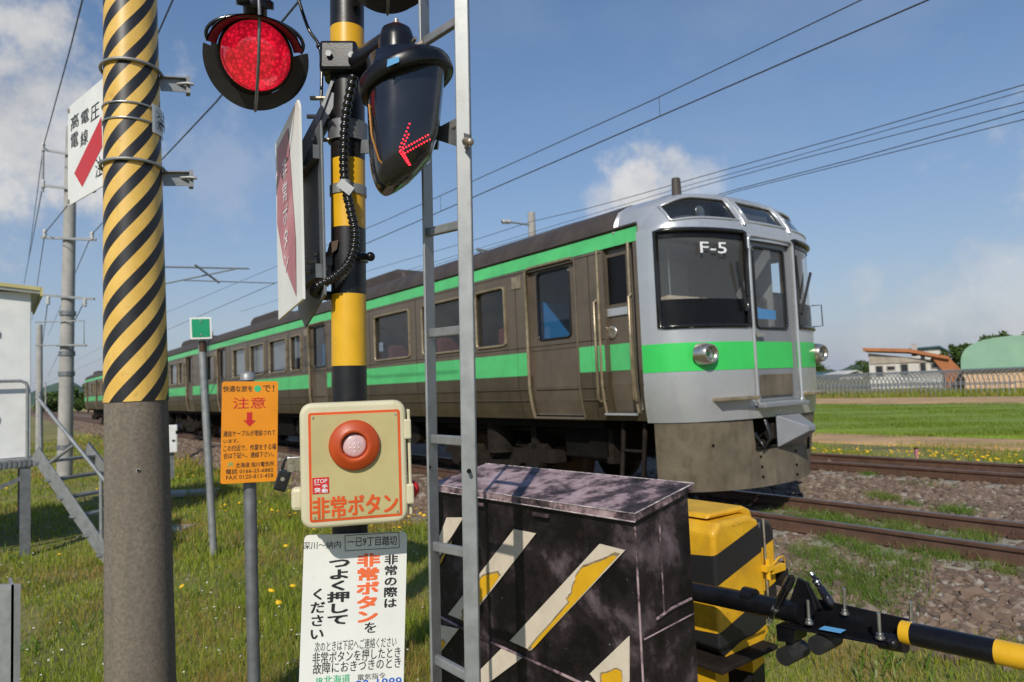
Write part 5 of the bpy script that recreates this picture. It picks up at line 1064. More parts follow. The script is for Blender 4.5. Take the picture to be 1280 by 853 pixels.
m = MB(mf); m.prism([(.36, .78), (.425, .78), (.425, .83), (.40, .90), (.34, .925), (.06, .925), (.04, .90), (.31, .895), (.36, .87)], .06, .60); m.build('domed_lid', 'machine', gm, bevel=.015)
m = MB(mf); m.prism([(.405, zb_+.03), (.54, zb_+.03), (.54, .78), (.51, .83), (.43, .85), (.405, .80)], .02, .58); m.build('side_door', 'machine', gm, bevel=.02)
m = MB(mf); m.cyl((.402, -.008, .33), (.402, -.008, .86), .006, n=8); m.build('hinge_rod', 'bolt', gm)
m = MB(mf); m.box(.37, .44, -.03, .0, .60, .63); m.cyl((.402, -.018, .56), (.402, -.018, .66), .012, n=8); m.box(.44, .56, -.02, .03, .575, .61); m.tube([(.46, -.01, .62), (.50, -.02, .65), (.56, -.01, .645), (.585, .0, .61)], .005, 6); m.build('door_latch', 'yellow', gm, bevel=.004)
m = MB(mf); m.box(.545, .60, -.01, .04, .49, .575); m.tube([(.555, .01, .57), (.555, .01, .61), (.59, .01, .61), (.59, .01, .57)], .005, 6); m.build('latch_lock', 'padlock', gm, bevel=.004)
m = MB(mf); m.prism([(.02, zb_), (.46, zb_), (.40, zb_-.05), (.08, zb_-.05)], .03, .6); m.build('tray', 'machine', gm)
m = MB(mf); m.box(-.06, .40, -.05, .66, zb_-.075, zb_-.052); m.build('mounting_plate', 'bogie', gm, bevel=.006)
m = MB(mf); m.box(.02, .12, .05, .56, zg-.05, zb_-.086); m.box(.32, .42, .05, .56, zg-.05, zb_-.086); m.build('pedestal', 'machine', gm)
# boom: runs parallel to the track across the road
bo_ = TR(0, 2.55, .65); bmf = frame(bo_, -UD, Vector((0, 0, 1))); bmi = bmf.inverted()   # x towards the camera, y across, z up
def bp(px, py, dy=0.0): v = bmi @ on(px, py, bo_, ND); return Vector((v.x, dy, v.z))
bm_ = thing('barrier_boom', 'black and yellow lowered barrier boom reaching past the right edge of the photo', 'barrier boom', TR(1.4, 2.55, .65))
pL, pM, pR = bp(872, 740), bp(1128, 790), bp(1280, 822)
ax_ = (pR-pL).normalized(); pL = pL-ax_*.35
m = MB(bmf); m.cyl(pL, bp(1003, 767), .042, n=28); m.build('holder_pipe', 'black', bm_)
m = MB(bmf); a = bp(938, 752); m.cyl(bp(930, 741, 0)+Vector((0, 0, -.01)), bp(944, 744.5, 0)+Vector((0, 0, -.01)), .036, n=10); m.build('holder_collar', 'black', bm_)
m = MB(bmf); a, b_ = bp(985, 762), bp(1131, 790)
m.slab([bp(980, 779, -.055), bp(1128, 806, -.055), bp(1128, 806, .055), bp(980, 779, .055)], (0, 0, .008)); m.slab([bp(1010, 752, .05), bp(1130, 779, .05), bp(1128, 806, .05), bp(990, 779, .05)], (0, .008, 0))
m.slab([bp(978, 778, -.05), bp(1003, 783, -.05), bp(1000, 800, -.05), bp(980, 798, -.05)], (0, .1, 0)); m.build('channel_bracket', 'black', bm_, bevel=.003)
m = MB(bmf); m.slab([bp(981, 772, -.01), bp(998, 722, -.01), bp(1010, 728, -.01), bp(1022, 762, -.01), bp(1012, 778, -.01)], (0, .016, 0)); m.slab([bp(985, 772, .035), bp(1003, 730, .035), bp(1022, 764, .035)], (0, .01, 0)); m.build('hinge_plate', 'black', bm_, bevel=.004)
for (p0, p1, dy) in (((971, 772), (998, 719), -.05), ((1009, 719), (1034, 758), .03)):
    a, b_ = bp(*p0, dy), bp(*p1, dy); m = MB(bmf); m.tube([a.lerp(b_, t) for t in (.0, .18, .2, .24, .26, .45, .47, .74, .76, .8, 1.0)], [.010, .010, .016, .016, .013, .013, .0165, .0165, .019, .019, .017], 14); m.build('spring_damper', 'black_gloss', bm_)
    m = MB(bmf); m.cyl(a-(b_-a)*.03, a.lerp(b_, .06), .011, n=8); m.build('damper_end', 'steel', bm_); m = MB(bmf); m.cyl(a.lerp(b_, .26), a.lerp(b_, .30), .0145, n=12); m.build('damper_ring', 'steel', bm_); m = MB(bmf); m.ball(b_, .012, 8, 5); m.build('damper_end', 'bogie', bm_)
for p0, p1, dy in (((1019, 775), (1017.5, 747), -.045), ((1048.5, 770), (1047.5, 739), .045), ((1107.5, 793), (1105.5, 763), -.045), ((1132, 786), (1131, 757), .045)):
    a, b_ = bp(*p0, dy), bp(*p1, dy); m = MB(bmf); m.cyl(a, b_, .0065, n=10); m.cyl(a+Vector((0, 0, .002)), a+Vector((0, 0, .014)), .0125, n=6); m.cyl(a+Vector((0, 0, -.004)), a+Vector((0, 0, .002)), .016, n=14); m.build('upright_bolt', 'steel', bm_)
for (c0_, c1_, s0_) in (((980, 819), (1003, 812), (991, 800)), ((1021, 805), (1043, 798), (1034, 786))):
    mid_ = (bp(*c0_)+bp(*c1_))/2; a, b_ = mid_-Vector((0, .068, 0)), mid_+Vector((0, .068, 0)); m = MB(bmf); m.cyl(a, b_, .034, n=20); m.cyl(mid_, bp(*s0_, 0), .017, n=10); m.cyl(bp(*s0_, 0)-Vector((0,0,.03)), bp(*s0_, 0), .028, n=12); m.build('rubber_stop', 'black_matt', bm_, bevel=.003)
m = MB(bmf); m.slab([bp(1030, 782.5, -.0565), bp(1060, 788, -.0565), bp(1065, 782, -.02), bp(1036, 777, -.02)], (0, 0, .004)); 
m = MB(bmf); zt2 = bp(1046, 788, -.055); m.add([bp(1033, 785.5, -.0562)+Vector((0,0,.010)), bp(1060, 790.5, -.0562)+Vector((0,0,.010)), bp(1060, 790.5, -.012)+Vector((0,0,.012)), bp(1033, 785.5, -.012)+Vector((0,0,.012))], [(0, 1, 2, 3)]); m.build('blue_label', 'blue_label', bm_)
m = MB(bmf); m.cyl(bp(1100, 800), bp(1132, 805.5), .030, n=16); m.ball(bp(1124, 800, -.05), .018, 8, 6); m.build('boom_clamp', 'black', bm_)
d_ = (pR-pM); pts_ = [(0, 'yellow'), (.1, 'black'), (.80, 'yellow'), (1.6, 'black'), (2.4, 'yellow'), (3.2, 'black'), (4.0, None)]
for (t0, mt), (t1, _) in zip(pts_, pts_[1:]):
    m = MB(bmf); m.cyl(pM+d_*t0, pM+d_*t1, .0385, n=28); m.build('painted_section', mt, bm_)
# ================================================================== STRIPED CONCRETE POLE AND ITS SIGNS
YC = 3.4
c0_, c1_ = P(162.3, -60, YC), P(176, 853, YC); axc = (c0_-c1_).normalized()
def cax(z): return c1_+axc*((z-c1_.z)/axc.z)
def crad(z): return .1575-(z-(-.05))*.0105
zw = P(166, 502, YC).z
cp_ = thing('concrete_pole', 'thick concrete utility pole wrapped in yellow and black diagonal stripes', 'pole', cax(zg))
m = MB(); m.tube([cax(zg-.1), cax(zw), cax(6.0)], [crad(zg-.1), crad(zw), crad(6.0)], 56); m.build('shaft', 'concrete', cp_)
m = MB(); m.tube([cax(zw), cax(3.2), cax(4.6)], [crad(zw)+.004, crad(3.2)+.004, crad(4.6)+.004], 72, cap=False); wp = m.build('striped_wrap', 'wrap', cp_)
for v in wp.data.vertices: pass
m = MB(); c = cax(P(171, 585, YC).z)+Vector((.02, -crad(.8)-.0, 0)); vd = (Vector((c.x, c.y, 0))).normalized()
hp = cax(P(171, 585, YC).z)-vd*(crad(1.1)+.001)
m.cyl(hp-vd*.002, hp+vd*.01, .009, n=14); hb = m.build('drilled_boss', 'old_concrete', cp_)
m = MB(); m.cyl(hp-vd*.0045, hp+vd*.01, .006, n=12); m.build('drilled_hole', 'underframe', cp_)
tcdir = (Vector((CAMP.x-c1_.x, CAMP.y-c1_.y, 0))).normalized(); tcr = Vector((-tcdir.y, tcdir.x, 0)); tcr = -tcr if tcr.x < 0 else tcr
def around(z, r, a): return cax(z)+tcdir*math.cos(a)*r+tcr*math.sin(a)*r
for yl, yr in ((70, 74), (196, 203)):
    z = P(163, yl, YC-.15).z-.012; m = MB(); r = crad(z)+.016
    m.tube([around(z+.01*math.cos(a), r, a) for a in [rad(t) for t in range(-150, 151, 10)]]+[around(z-.02, r+.12, rad(84)), around(z-.022, r+.15, rad(84))], .0085, 8); m.build('pole_band', 'galv', cp_)
    m = MB(); b0, b1 = around(z-.035, crad(z)+.005, rad(92)), around(z-.02, crad(z)+.13, rad(92))
    m.bar(b0, b1, .07, .006, tcdir); m.bar(b0+Vector((0, 0, .035)), b1+Vector((0, 0, .035)), .05, .006, Vector((0, 0, 1))); m.bar(b1, b1+tcr*.02, .09, .05, tcdir); m.build('band_bracket', 'galv', cp_)
for y in (124, 144):
    z = P(163, y, YC-.15).z-.006; m = MB(); m.tube([around(z+.006, crad(z)+.0065, rad(t)) for t in range(-180, 180, 10)], .0058, 6, closed=True); m.build('steel_strap', 'steel', cp_)
zt3, zb3 = P(190, 124, YC-.1).z, P(190, 160, YC-.1).z
pn = thing('pole_plate', 'small white plate lettered in black strapped round the right side of the striped pole', 'plate', around((zt3+zb3)/2, .16, rad(60)))
m = MB(); An = [rad(t) for t in range(40, 101, 6)]; m.grid(An, [zb3, zt3], lambda a, z: around(z, crad(z)+.0085, a)); m.grid(An, [zb3, zt3], lambda a, z: around(z, crad(z)+.0125, a)); m.build('curved_board', 'sign_white', pn)
vs, fs = text_mesh('注\n意', .03); x0, x1 = min(v[0] for v in vs), max(v[0] for v in vs); z0, z1 = min(v[1] for v in vs), max(v[1] for v in vs)
m = MB(); m.add([around(zb3+.02+(v[1]-z0)/(z1-z0)*(zt3-zb3-.04), crad(1.9)+.0148-.002, rad(46+(v[0]-x0)/(x1-x0)*36)) for v in vs], fs); m.build('lettering', 'ink', pn)
hv0, hv1 = P(85, 135, 4.3), P(124.5, 113.5, 3.95); hx_ = hv1-hv0; hx_.z = 0; hx_.normalize()
hz = (P(85, 258, 4.3).z+hv0.z)/2; hM = frame(Vector((hv0.x, hv0.y, hz)), hx_, Vector((0, 0, 1))); hi = hM.inverted(); hn = hM.to_3x3() @ Vector((0, -1, 0)); hh2 = hv0.z-hz; HW = .92
def hxz(px, py): v = hi @ on(px, py, hv0, hn); return v.x, v.z
hs = thing('high_voltage_sign', 'white sign with red bolt and black lettering, half hidden behind the striped pole', 'sign', Vector((hv0.x, hv0.y, hz)))
m = MB(hM); m.prism([(0, -hh2), (HW, -hh2), (HW, hh2), (0, hh2)], 0, .006); m.build('board', 'sign_white', hs)
m = MB(hM)
for x, z in ((.022, hh2-.025), (.022, -hh2+.025)): m.cyl((x, -.006, z), (x, .02, z), .016, n=12)
m.build('corner_screw', 'bolt', hs)
m = MB(hM); m.add([(x, -.0015, z) for x, z in (hxz(127, 146), hxz(128, 184), hxz(103, 234), hxz(93, 217))], [(0, 1, 2, 3)])
m.build('red_bolt', 'ink_red', hs)
m = MB(hM)
for ch, (xa, ya, xb, yb) in (('高', (88.6, 143, 98.6, 161.7)), ('電', (101.4, 138, 111.3, 154.7)), ('圧', (113.6, 131, 124, 150)), ('電', (88.6, 166, 98, 185)), ('線', (101, 163, 110, 182)), ('注', (119.5, 197, 128, 221)), ('意', (131, 190, 140, 214))):
    (xa_, za_), (xb_, zb__) = hxz(xa, (ya+yb)/2), hxz(xb, (ya+yb)/2); cc = hxz((xa+xb)/2, (ya+yb)/2); put_text(m, ch, cc[0], cc[1], xb_-xa_, (yb-ya)*4.2/FPX, -.0015, .012)
m.build('lettering', 'ink', hs)
m = MB(hM); m.box(.1, HW+.1, .007, .04, -.02, .02); m.box(.3, .34, .008, .05, -hh2+.03, hh2-.03); m.build('back_rail', 'galv', hs)
# ================================================================== ORANGE NOTICE, GREEN MARKER
B = Board((276, 477), (346.7, 476.5), (348.3, 601), (278, 605), 3.3)
on_ = thing('orange_notice_sign', 'orange notice board with red down arrow on a grey steel post', 'sign', Vector((B.o.x, B.o.y+.04, zg)))
m = MB(B.M); m.prism(rrect(B.w, B.h, .012, 4), 0, .004); ob_ = m.build('board', 'orange_sign', on_)
k1 = MB(B.M); k2 = MB(B.M); k3 = MB(B.M)
btext(k1, B, '快適な旅を', 279, 482.3, 316, 490, bold=.012); btext(k1, B, 'で！', 328.5, 481.5, 342.5, 490, bold=.015)
x, z = B.xz(322, 486); k3.cyl((x, -.0015, z), (x, 0, z), .016, n=18)
btext(k2, B, '注意', 291.5, 496.8, 332, 510.8, bold=.012)
k2.add([(*[B.xz(px, py)[0]], -.0012, B.xz(px, py)[1]) for px, py in ((308.5, 515.5), (315.2, 515.5), (315.2, 525.5), (320, 525.5), (312, 533.5), (304, 525.5), (308.5, 525.5))], [tuple(range(7))])
btext(k1, B, '通信ケーブルが埋設されて', 279.5, 538, 344.5, 545.2, bold=.01); btext(k1, B, 'います。', 279.5, 549.2, 298.5, 554, bold=.01); btext(k1, B, 'この付近で、作業をする場', 279.7, 555.8, 345.5, 563.4, bold=.01)
btext(k1, B, '合は下記へ、連絡下さい。', 279.8, 565.3, 342.6, 572.4, bold=.01); btext(k3, B, 'JR', 284.2, 578.3, 292, 584, bold=.02); btext(k1, B, '北海道 旭川電気所', 295, 577.6, 342.6, 584, bold=.012)
btext(k1, B, '電話 0166-25-6882', 282.6, 585.4, 341.8, 591.6, bold=.004); btext(k1, B, 'FAX 0120-813-458', 283, 593.2, 342, 598.4)
k1.build('black_lettering', 'ink', on_); k2.build('red_lettering', 'ink_red', on_); k3.build('green_emblem', 'ink_green', on_)
t0_, t1_ = P(309.5, 468, 3.36), P(317.5, 853, 3.36); d_ = (t0_-t1_); b0 = t1_+d_*((zg-t1_.z)/d_.z)
m = MB(); m.cyl(b0, t0_, .0295, n=24); m.build('post', 'galv_dark', on_)
m = MB(); m.lathe([(.036, -.03), (.036, 0), (.02, .012), (0, .014)], t0_, (0, 0, 1), 18); m.build('post_cap', 'galv', on_)
B = Board((237.5, 397), (265, 396.5), (264, 423.5), (237.5, 424.5), 8.7)
gmk = thing('green_marker_sign', 'small green square marker with white edge on a thin grey post', 'marker', PZ(266.5, 663, -.40))
m = MB(B.M); m.prism(rrect(B.w, B.h, .01, 3), 0, .01); m.build('plate', 'sign_white', gmk)
m = MB(B.M); m.prism(rrect(B.w*.83, B.h*.83, .004, 2), -.004, .0); m.build('green_face', 'sign_green', gmk)
m = MB(B.M); m.cyl((0, -.01, B.h*.3), (0, .01, B.h*.3), .012, n=8); m.cyl((0, -.01, -B.h*.3), (0, .01, -B.h*.3), .012, n=8); m.build('rivet', 'bolt', gmk)
m = MB(); base = P(266.8, 663, 8.79); top = P(250.6, 398, 8.79); m.cyl(base-Vector((0, 0, .3)), top, .046, n=12); m.build('post', 'galv', gmk)
m = MB(); m.cyl(P(253.6, 440, 8.79), P(252.8, 427, 8.79), .049, n=12); m.build('post_collar', 'wheel_rust', gmk)
# ================================================================== EQUIPMENT HUT ON LEGS AT THE LEFT
xr = P(38.5, 470, 9.6).x; yh = 9.6; zf = P(20, 572, 9.6).z; zrf = P(40, 366, 9.6).z
hut = thing('equipment_hut', 'white equipment hut on steel legs with a grey metal stair at the left edge', 'hut', Vector((xr-1.2, yh+1.2, zg)))
hd = Vector((-.975, .22, 0)).normalized(); hM2 = frame(Vector((xr, yh, 0)), ND, Vector((0, 0, 1)))   # x to the right along the front, y into the hut
m = MB(hM2); m.box(-2.4, 0, 0, 2.2, zf, zrf); m.build('wall', 'white_paint', hut, bevel=.01)
m = MB(hM2); m.prism([(-2.6, zrf+.22), (.10, zrf-.02), (.10, zrf+.055), (-2.6, zrf+.30)], -.12, 2.3); m.build('roof', 'white_paint', hut)
m = MB(hM2); m.prism([(-2.62, zrf+.26), (.11, zrf+.015), (.11, zrf+.065), (-2.62, zrf+.31)], -.15, -.121); m.box(.101, .13, -.15, 2.3, zrf-.06, zrf+.06); m.build('eaves_trim', 'shed_yellow', hut)
m = MB(hM2)
for z in (zf+.55, zf+1.72): m.box(-.46, -.36, -.03, -.001, z-.04, z+.04)
m.build('door_hinge', 'wheel_rust', hut, bevel=.008)
m = MB(hM2); m.box(-2.5, .06, -.16, .0, zf-.13, zf-.005); m.box(-2.5, .03, .0, 2.2, zf-.13, zf-.006); m.build('platform', 'galv', hut, bevel=.006)
m = MB(hM2)
for i in range(46): m.box(-2.5+.055*i, -2.47+.055*i, -.175, -.162, zf-.11, zf-.03)
m.build('grating_edge', 'galv_dark', hut)
for x, y in ((-.06, -.08), (-.03, 2.1), (-2.4, -.08), (-2.4, 2.1)):
    m = MB(hM2); m.box(x-.06, x+.06, y-.06, y+.06, zg-.1, zf-.135); m.build('leg', 'galv_dark', hut)
m = MB(hM2); m.bar((-.05, -.08, zf-.25), (-1.2, -.08, zf-.75), .05, .05); m.bar((-.9, -.06, zf-.15), (-1.5, -.06, zf-.6), .05, .05); m.build('brace', 'galv_dark', hut)
m = MB(hM2); m.tube([(-2.4, -.12, zf+1.06), (-.12, -.12, zf+1.06), (-.06, -.12, zf+1.03), (-.04, -.12, zf+.98), (-.04, -.12, zf-.1)], .022, 8); m.build('guard_rail', 'galv', hut)
S0 = hM2.inverted(); 
sa, sb = P(44, 566, 9.0), P(140, 705, 8.3)
e2 = (sb-sa); wdv = Vector((.30, .95, 0)).normalized()*.75
for o_ in (Vector((0, 0, 0)), wdv): m = MB(); m.bar(sa+o_, sb+o_*.97, .02, .20, up); m.build('stair_stringer', 'galv', hut, bevel=.004)
for i in range(6):
    c = sa.lerp(sb, (i+.5)/6); m = MB(); m.slab([c+Vector((-.10, -.02, -.03)), c+Vector((.10, .02, -.03)), c+wdv+Vector((.10, .02, -.03)), c+wdv+Vector((-.10, -.02, -.03))], (0, 0, .03)); m.build('stair_tread', 'galv_dark', hut)
m = MB(); r0, r1 = P(46, 496, 9.0), P(140, 612, 8.3); m.tube([r0, r1], .022, 8); m.tube([P(49.5, 490, 9.02), P(51.5, 575, 9.0)], .022, 8); m.tube([P(58, 582, 8.9), P(92, 557, 8.7)], .022, 8); m.tube([P(126, 594, 8.4), P(127, 690, 8.4)], .022, 8); m.build('stair_handrail', 'galv', hut)
# short steel post at the lower left corner
sp_ = thing('steel_channel_post', 'short grey steel channel post at the bottom left corner', 'post', P(8, 853, 3.0)+Vector((0, 0, -.2)))
m = MB(); a, b_ = P(-14, 731, 3.0), P(17.5, 731, 3.0); lowv = Vector((0, 0, -1.0)); m.slab([a, b_, b_+lowv, a+lowv], Vector((.02, .012, 0))); m.slab([b_, b_+Vector((-.10, .12, 0)), b_+Vector((-.10, .12, 0))+lowv, b_+lowv], Vector((-.012, 0, 0))); m.build('channel', 'galv', sp_)
# little white trackside cabinet, concrete slab
B = Board((208, 532), (221.5, 531.5), (222, 565.5), (208.5, 566.5), 17)
tb = thing('trackside_box', 'small white trackside box on a stub post just right of the concrete pole', 'box', PZ(215, 575, -.3)+Vector((0, 0, -.1)))
m = MB(B.M); m.box(-B.w/2, B.w/2, 0, .3, -B.h/2, B.h/2); m.build('case', 'white_paint', tb, bevel=.02)
m = MB(B.M); m.box(.0, .06, -.02, .0, -.06, -.02); m.box(B.w/2-.04, B.w/2+.05, -.01, .03, .12, .2); m.build('lock', 'underframe', tb)
m = MB(B.M); m.box(-.05, .05, .1, .2, -1.0, -B.h/2); m.build('stub_post', 'galv_dark', tb)
sl_ = PZ(240, 616, -.38); sM = frame(sl_, Vector((1, .12, 0)), up); m = MB(sM); m.box(-.55, .55, -.2, .2, -.06, .05)
tag(m.build('concrete_trough_lid', 'old_concrete', loc=sl_, bevel=.02), 'pale concrete trough lid lying in the grass behind the green marker post', 'slab')
sl_ = PZ(214, 662, -.40); sM = frame(sl_, Vector((1, -.1, 0)), up); m = MB(sM); m.box(-.3, .3, -.18, .18, -.05, .045)
tag(m.build('concrete_trough_lid', 'old_concrete', loc=sl_, bevel=.02), 'short concrete lid in the grass right beside the striped pole', 'slab')
rp = PZ(1146, 573, -.3); rpt = thing('red_stake', 'short red stake among the yellow dandelions beyond the far rails', 'stake', rp)
m = MB(); m.box(-.03, .03, -.03, .03, -.2, .22); m.v = [v+rp for v in m.v]; m.build('stake', 'sign_red_faded', rpt, bevel=.008)
m = MB(); m.box(-.033, .033, -.033, .033, .19, .222); m.v = [v+rp for v in m.v]; m.build('stake_top', 'wheel_rust', rpt)
# ================================================================== LINE POLES AND WIRES
def line_pole(base, top, r0, r1, label, name='utility_pole', arms=(), rails=True):
    t = thing(name, label, 'pole', base, 'poles standing along the railway')
    m = MB(); m.tube([base-Vector((0, 0, .2)), base.lerp(top, .5), top], [r0, (r0+r1)/2, r1], 16); m.build('shaft', 'old_concrete', t)
    return t
Yp = 18.6
pb_, ptp = P(80.5, 598, Yp), P(88.5, 205, Yp)
ptp = pb_+(ptp-pb_)*1.12
up1 = line_pole(pb_, ptp, .19, .135, 'tall grey concrete line pole with three crossarms left of the striped pole')
def arm(tp, px0, py0, px1, py1, Y, r=.03): m = MB(); m.bar(P(px0, py0, Y), P(px1, py1, Y), r*2, r*2); return m.build('crossarm', 'galv', tp)
for x0, y0, x1, y1 in ((53, 187, 88, 193), (53, 232, 88, 236), (51, 297, 120, 300), (50, 369, 118, 374)): arm(up1, x0, y0, x1, y1, Yp-.2)
m = MB(); m.tube([P(54, 180, Yp-.2), P(53.5, 240, Yp-.2)], .03, 6); m.tube([P(44, 432, Yp-.2), P(105, 431, Yp-.2), P(105, 401, Yp-.2), P(44, 403, Yp-.2)], .018, 6); m.tube([P(70, 432, Yp-.25), P(108, 432, Yp-.25)], .03, 6); m.build('arm_frame', 'galv', up1)
for px, py in ((56, 292), (115, 295), (60, 376), (106, 378), (54, 184), (54, 230)):
    c = P(px, py, Yp-.22); m = MB(); m.lathe([(.03, -.12), (.06, -.09), (.03, -.06), (.065, -.02), (.03, .02), (.06, .06), (.02, .12)], c, (0, 0, 1), 12); m.build('insulator', 'porcelain', up1)
for y in (395, 445, 470, 560): m = MB(); c = pb_.lerp(ptp, (598-y)/(598-205)/1.12); m.cyl(c-Vector((0, 0, .06)), c+Vector((0, 0, .06)), .20, n=16); m.build('pole_band', 'galv_dark', up1)
b2_ = P(49, 562, 29); line_pole(b2_, P(49.5, 406, 29), .14, .11, 'thin grey pole farther off, left of the tall line pole')
t2 = line_pole(P(57, 512, 120), P(57, 478, 120), .12, .1, 'tiny distant pole beyond the far grass at the left')
# poles behind the train that carry the catenary
def cat_pole(s, D, h, label):
    base = TR(s, D, -.3); t = thing('catenary_pole', label, 'pole', base, 'poles standing along the railway')
    m = MB(); m.tube([base, base+Vector((0, 0, h))], [.17, .13], 14); m.build('shaft', 'old_concrete', t)
    tp = base+Vector((0, 0, h)); 
    m = MB(); m.tube([tp-Vector((0, 0, .45)), tp-Vector((0, 0, .45))-ND*1.1], .03, 6); m.tube([TR(s, D, 5.9), TR(s, D-2.4, 6.1)], .035, 6); m.tube([TR(s, D, 4.9), TR(s, D-2.4, 6.1)], .03, 6); m.tube([TR(s, D-.9, 5.4), TR(s, D-2.6, 5.3)], .02, 6); m.build('cantilever', 'galv', t)
    m = MB(); m.lathe([(.05, -.2), (.09, -.15), (.05, -.1), (.09, -.02), (.05, .03), (.09, .1), (.03, .2)], tp-Vector((0, 0, .45))-ND*1.1, (ND+Vector((0, 0, .1))), 10); m.build('insulator', 'porcelain', t)
    return t
ps = 18.2
cat_pole(ps, 15.0, 7.9, 'catenary pole rising behind the roof of the leading train car')
for s_, l_ in ((62, 'second catenary pole along the line behind the train'), (106, 'third catenary pole farther down the line')): cat_pole(s_, 15.0, 7.6, l_)
cat_pole(ps-46, 15.0, 7.9, 'catenary pole beyond the right edge on the far side of the tracks') if False else None
def near_cat(s, label):                                               # left-hand poles with arms over the near track
    base = TR(s, 3.6, -.4); t = thing('catenary_pole', label, 'pole', base, 'poles standing along the railway')
    m = MB(); m.tube([base, base+Vector((0, 0, 7.8))], [.17, .13], 14); m.build('shaft', 'old_concrete', t)
    m = MB(); m.tube([TR(s, 3.6, 5.78), TR(s, 7.0, 5.95)], .03, 6); m.tube([TR(s, 3.6, 5.05), TR(s, 6.6, 5.92)], .026, 6); m.tube([TR(s, 4.9, 5.42), TR(s, 7.9, 5.5)], .02, 6); m.bar(TR(s-.3, 5.2, 5.9), TR(s+.3, 6.1, 5.45), .05, .05); m.build('cantilever', 'galv', t)
    return t
near_cat(23.8, 'catenary pole hidden behind the striped concrete pole, its arms reaching right over the train')
WL = []
def wire(pts, label, r=.008, n=10, sag=0.0):
    out = []
    for a, b_ in zip(pts, pts[1:]):
        for i in range(n): t = i/n; out.append(a.lerp(b_, t)-Vector((0, 0, sag*4*t*(1-t))))
    out.append(pts[-1]); m = MB(); m.v = []; m.tube(out, r, 5)
    return tag(m.build('overhead_wire', 'wire', loc=pts[0]), label, 'wire', 'wires along the railway')
def hz_(slope, D): return H+(slope-.0428)*D/.79429
D1 = 7.2; zm, zc_ = hz_(.4655, D1), hz_(.435, D1)
mw = wire([TR(-14, D1, zm+.5), TR(-2, D1, zm+.10), TR(6, D1, zm), TR(14, D1, zm+.08), TR(40, D1, zm+.7), TR(300, D1, zm+.7)], 'upper messenger wire of the pair crossing the sky above the train', .0075)
cw_ = wire([TR(-14, D1, zc_), TR(40, D1, zc_+.03), TR(300, D1, zc_+.03)], 'lower contact wire of the pair crossing the sky above the train', .0095)
for s_, dl in ((1.2, 'thin wire dropper nearest the viewer, at the right end of the paired wires'), (5.9, 'thin wire dropper between the paired wires, high above the train cab'), (11.6, 'thin wire dropper between the paired wires just right of the ladder'), (17, 'thin wire dropper between the paired wires, seen near the ladder and banded post')):
    zq = zm+(.10*(6-s_)/8 if s_ < 6 else .08*(s_-6)/8 if s_ < 14 else .08+.62*(s_-14)/26)
    m = MB(); m.tube([TR(s_, D1, zc_+.005), TR(s_, D1, zq)], .004, 4); tag(m.build('wire_dropper', 'wire', loc=TR(s_, D1, zc_)), dl, 'wire', 'droppers between the two wires')
DP = 14.0
def onD(px, py, D): r = ray(px, py); return CAMP+r*(D/(r.x*ND.x+r.y*ND.y))
ins = onD(665, 277, DP)
wire([onD(1330, 91, DP), onD(1280, 106, DP), onD(1080, 164, DP), onD(876, 221, DP), onD(800, 243, DP), onD(730, 262, DP), ins, onD(600, 298, DP), onD(470, 336, DP), onD(300, 390, DP)], 'topmost of the five wires rising to the right above the train cab', .010, 4)
wire([onD(1330, 99, DP), onD(1280, 114, DP), onD(982, 199, DP), onD(860, 232, DP), onD(700, 280, DP), onD(470, 350, DP)], 'second of the five wires rising to the right above the train cab', .008, 4)
wire([onD(1330, 115, DP), onD(1280, 128, DP), onD(1004, 198, DP), onD(876, 233, DP), onD(700, 284, DP), onD(470, 354, DP)], 'third of the five wires rising to the right above the train cab', .009, 4)
wire([onD(1330, 124, DP), onD(1280, 139, DP), onD(1067, 199, DP), onD(924, 236, DP), onD(700, 300, DP), onD(470, 362, DP)], 'fourth of the five wires rising to the right above the train cab', .010, 4)
wire([onD(1330, 136, DP), onD(1280, 149.5, DP), onD(1078, 200, DP), onD(926, 238, DP), onD(700, 305, DP)], 'lowest of the five wires rising to the right above the train cab', .009, 4)
Y0 = Yp-.22
for pts, l_ in (([P(103, 0, 9), P(88, 60, 12), P(54, 184, Y0), P(35, 330, 45)], 'steep wire from the top left corner down to the upper crossarm'),
                ([P(225, -20, 9), P(123, 210, 14), P(56, 292, Y0), P(40, 400, 60)], 'wire passing behind the striped pole to the left end of the third crossarm'),
                ([P(380, -6, 6.5), P(270, 128, 9), P(206, 196, 12), P(115, 293, Y0), P(60, 420, 60)], 'wire running from behind the red light down to the right end of the third crossarm'),
                ([P(54, 230, Y0), P(30, 355, 45)], 'short wire dropping left from the second crossarm'),
                ([P(60, 374, Y0), P(52, 440, 60)], 'wire leaving the left end of the lowest crossarm'), ([P(106, 376, Y0), P(60, 470, 80)], 'wire leaving the right end of the lowest crossarm')):
    wire(pts, l_, .012 if pts[0].y < 10 else .014, 8)
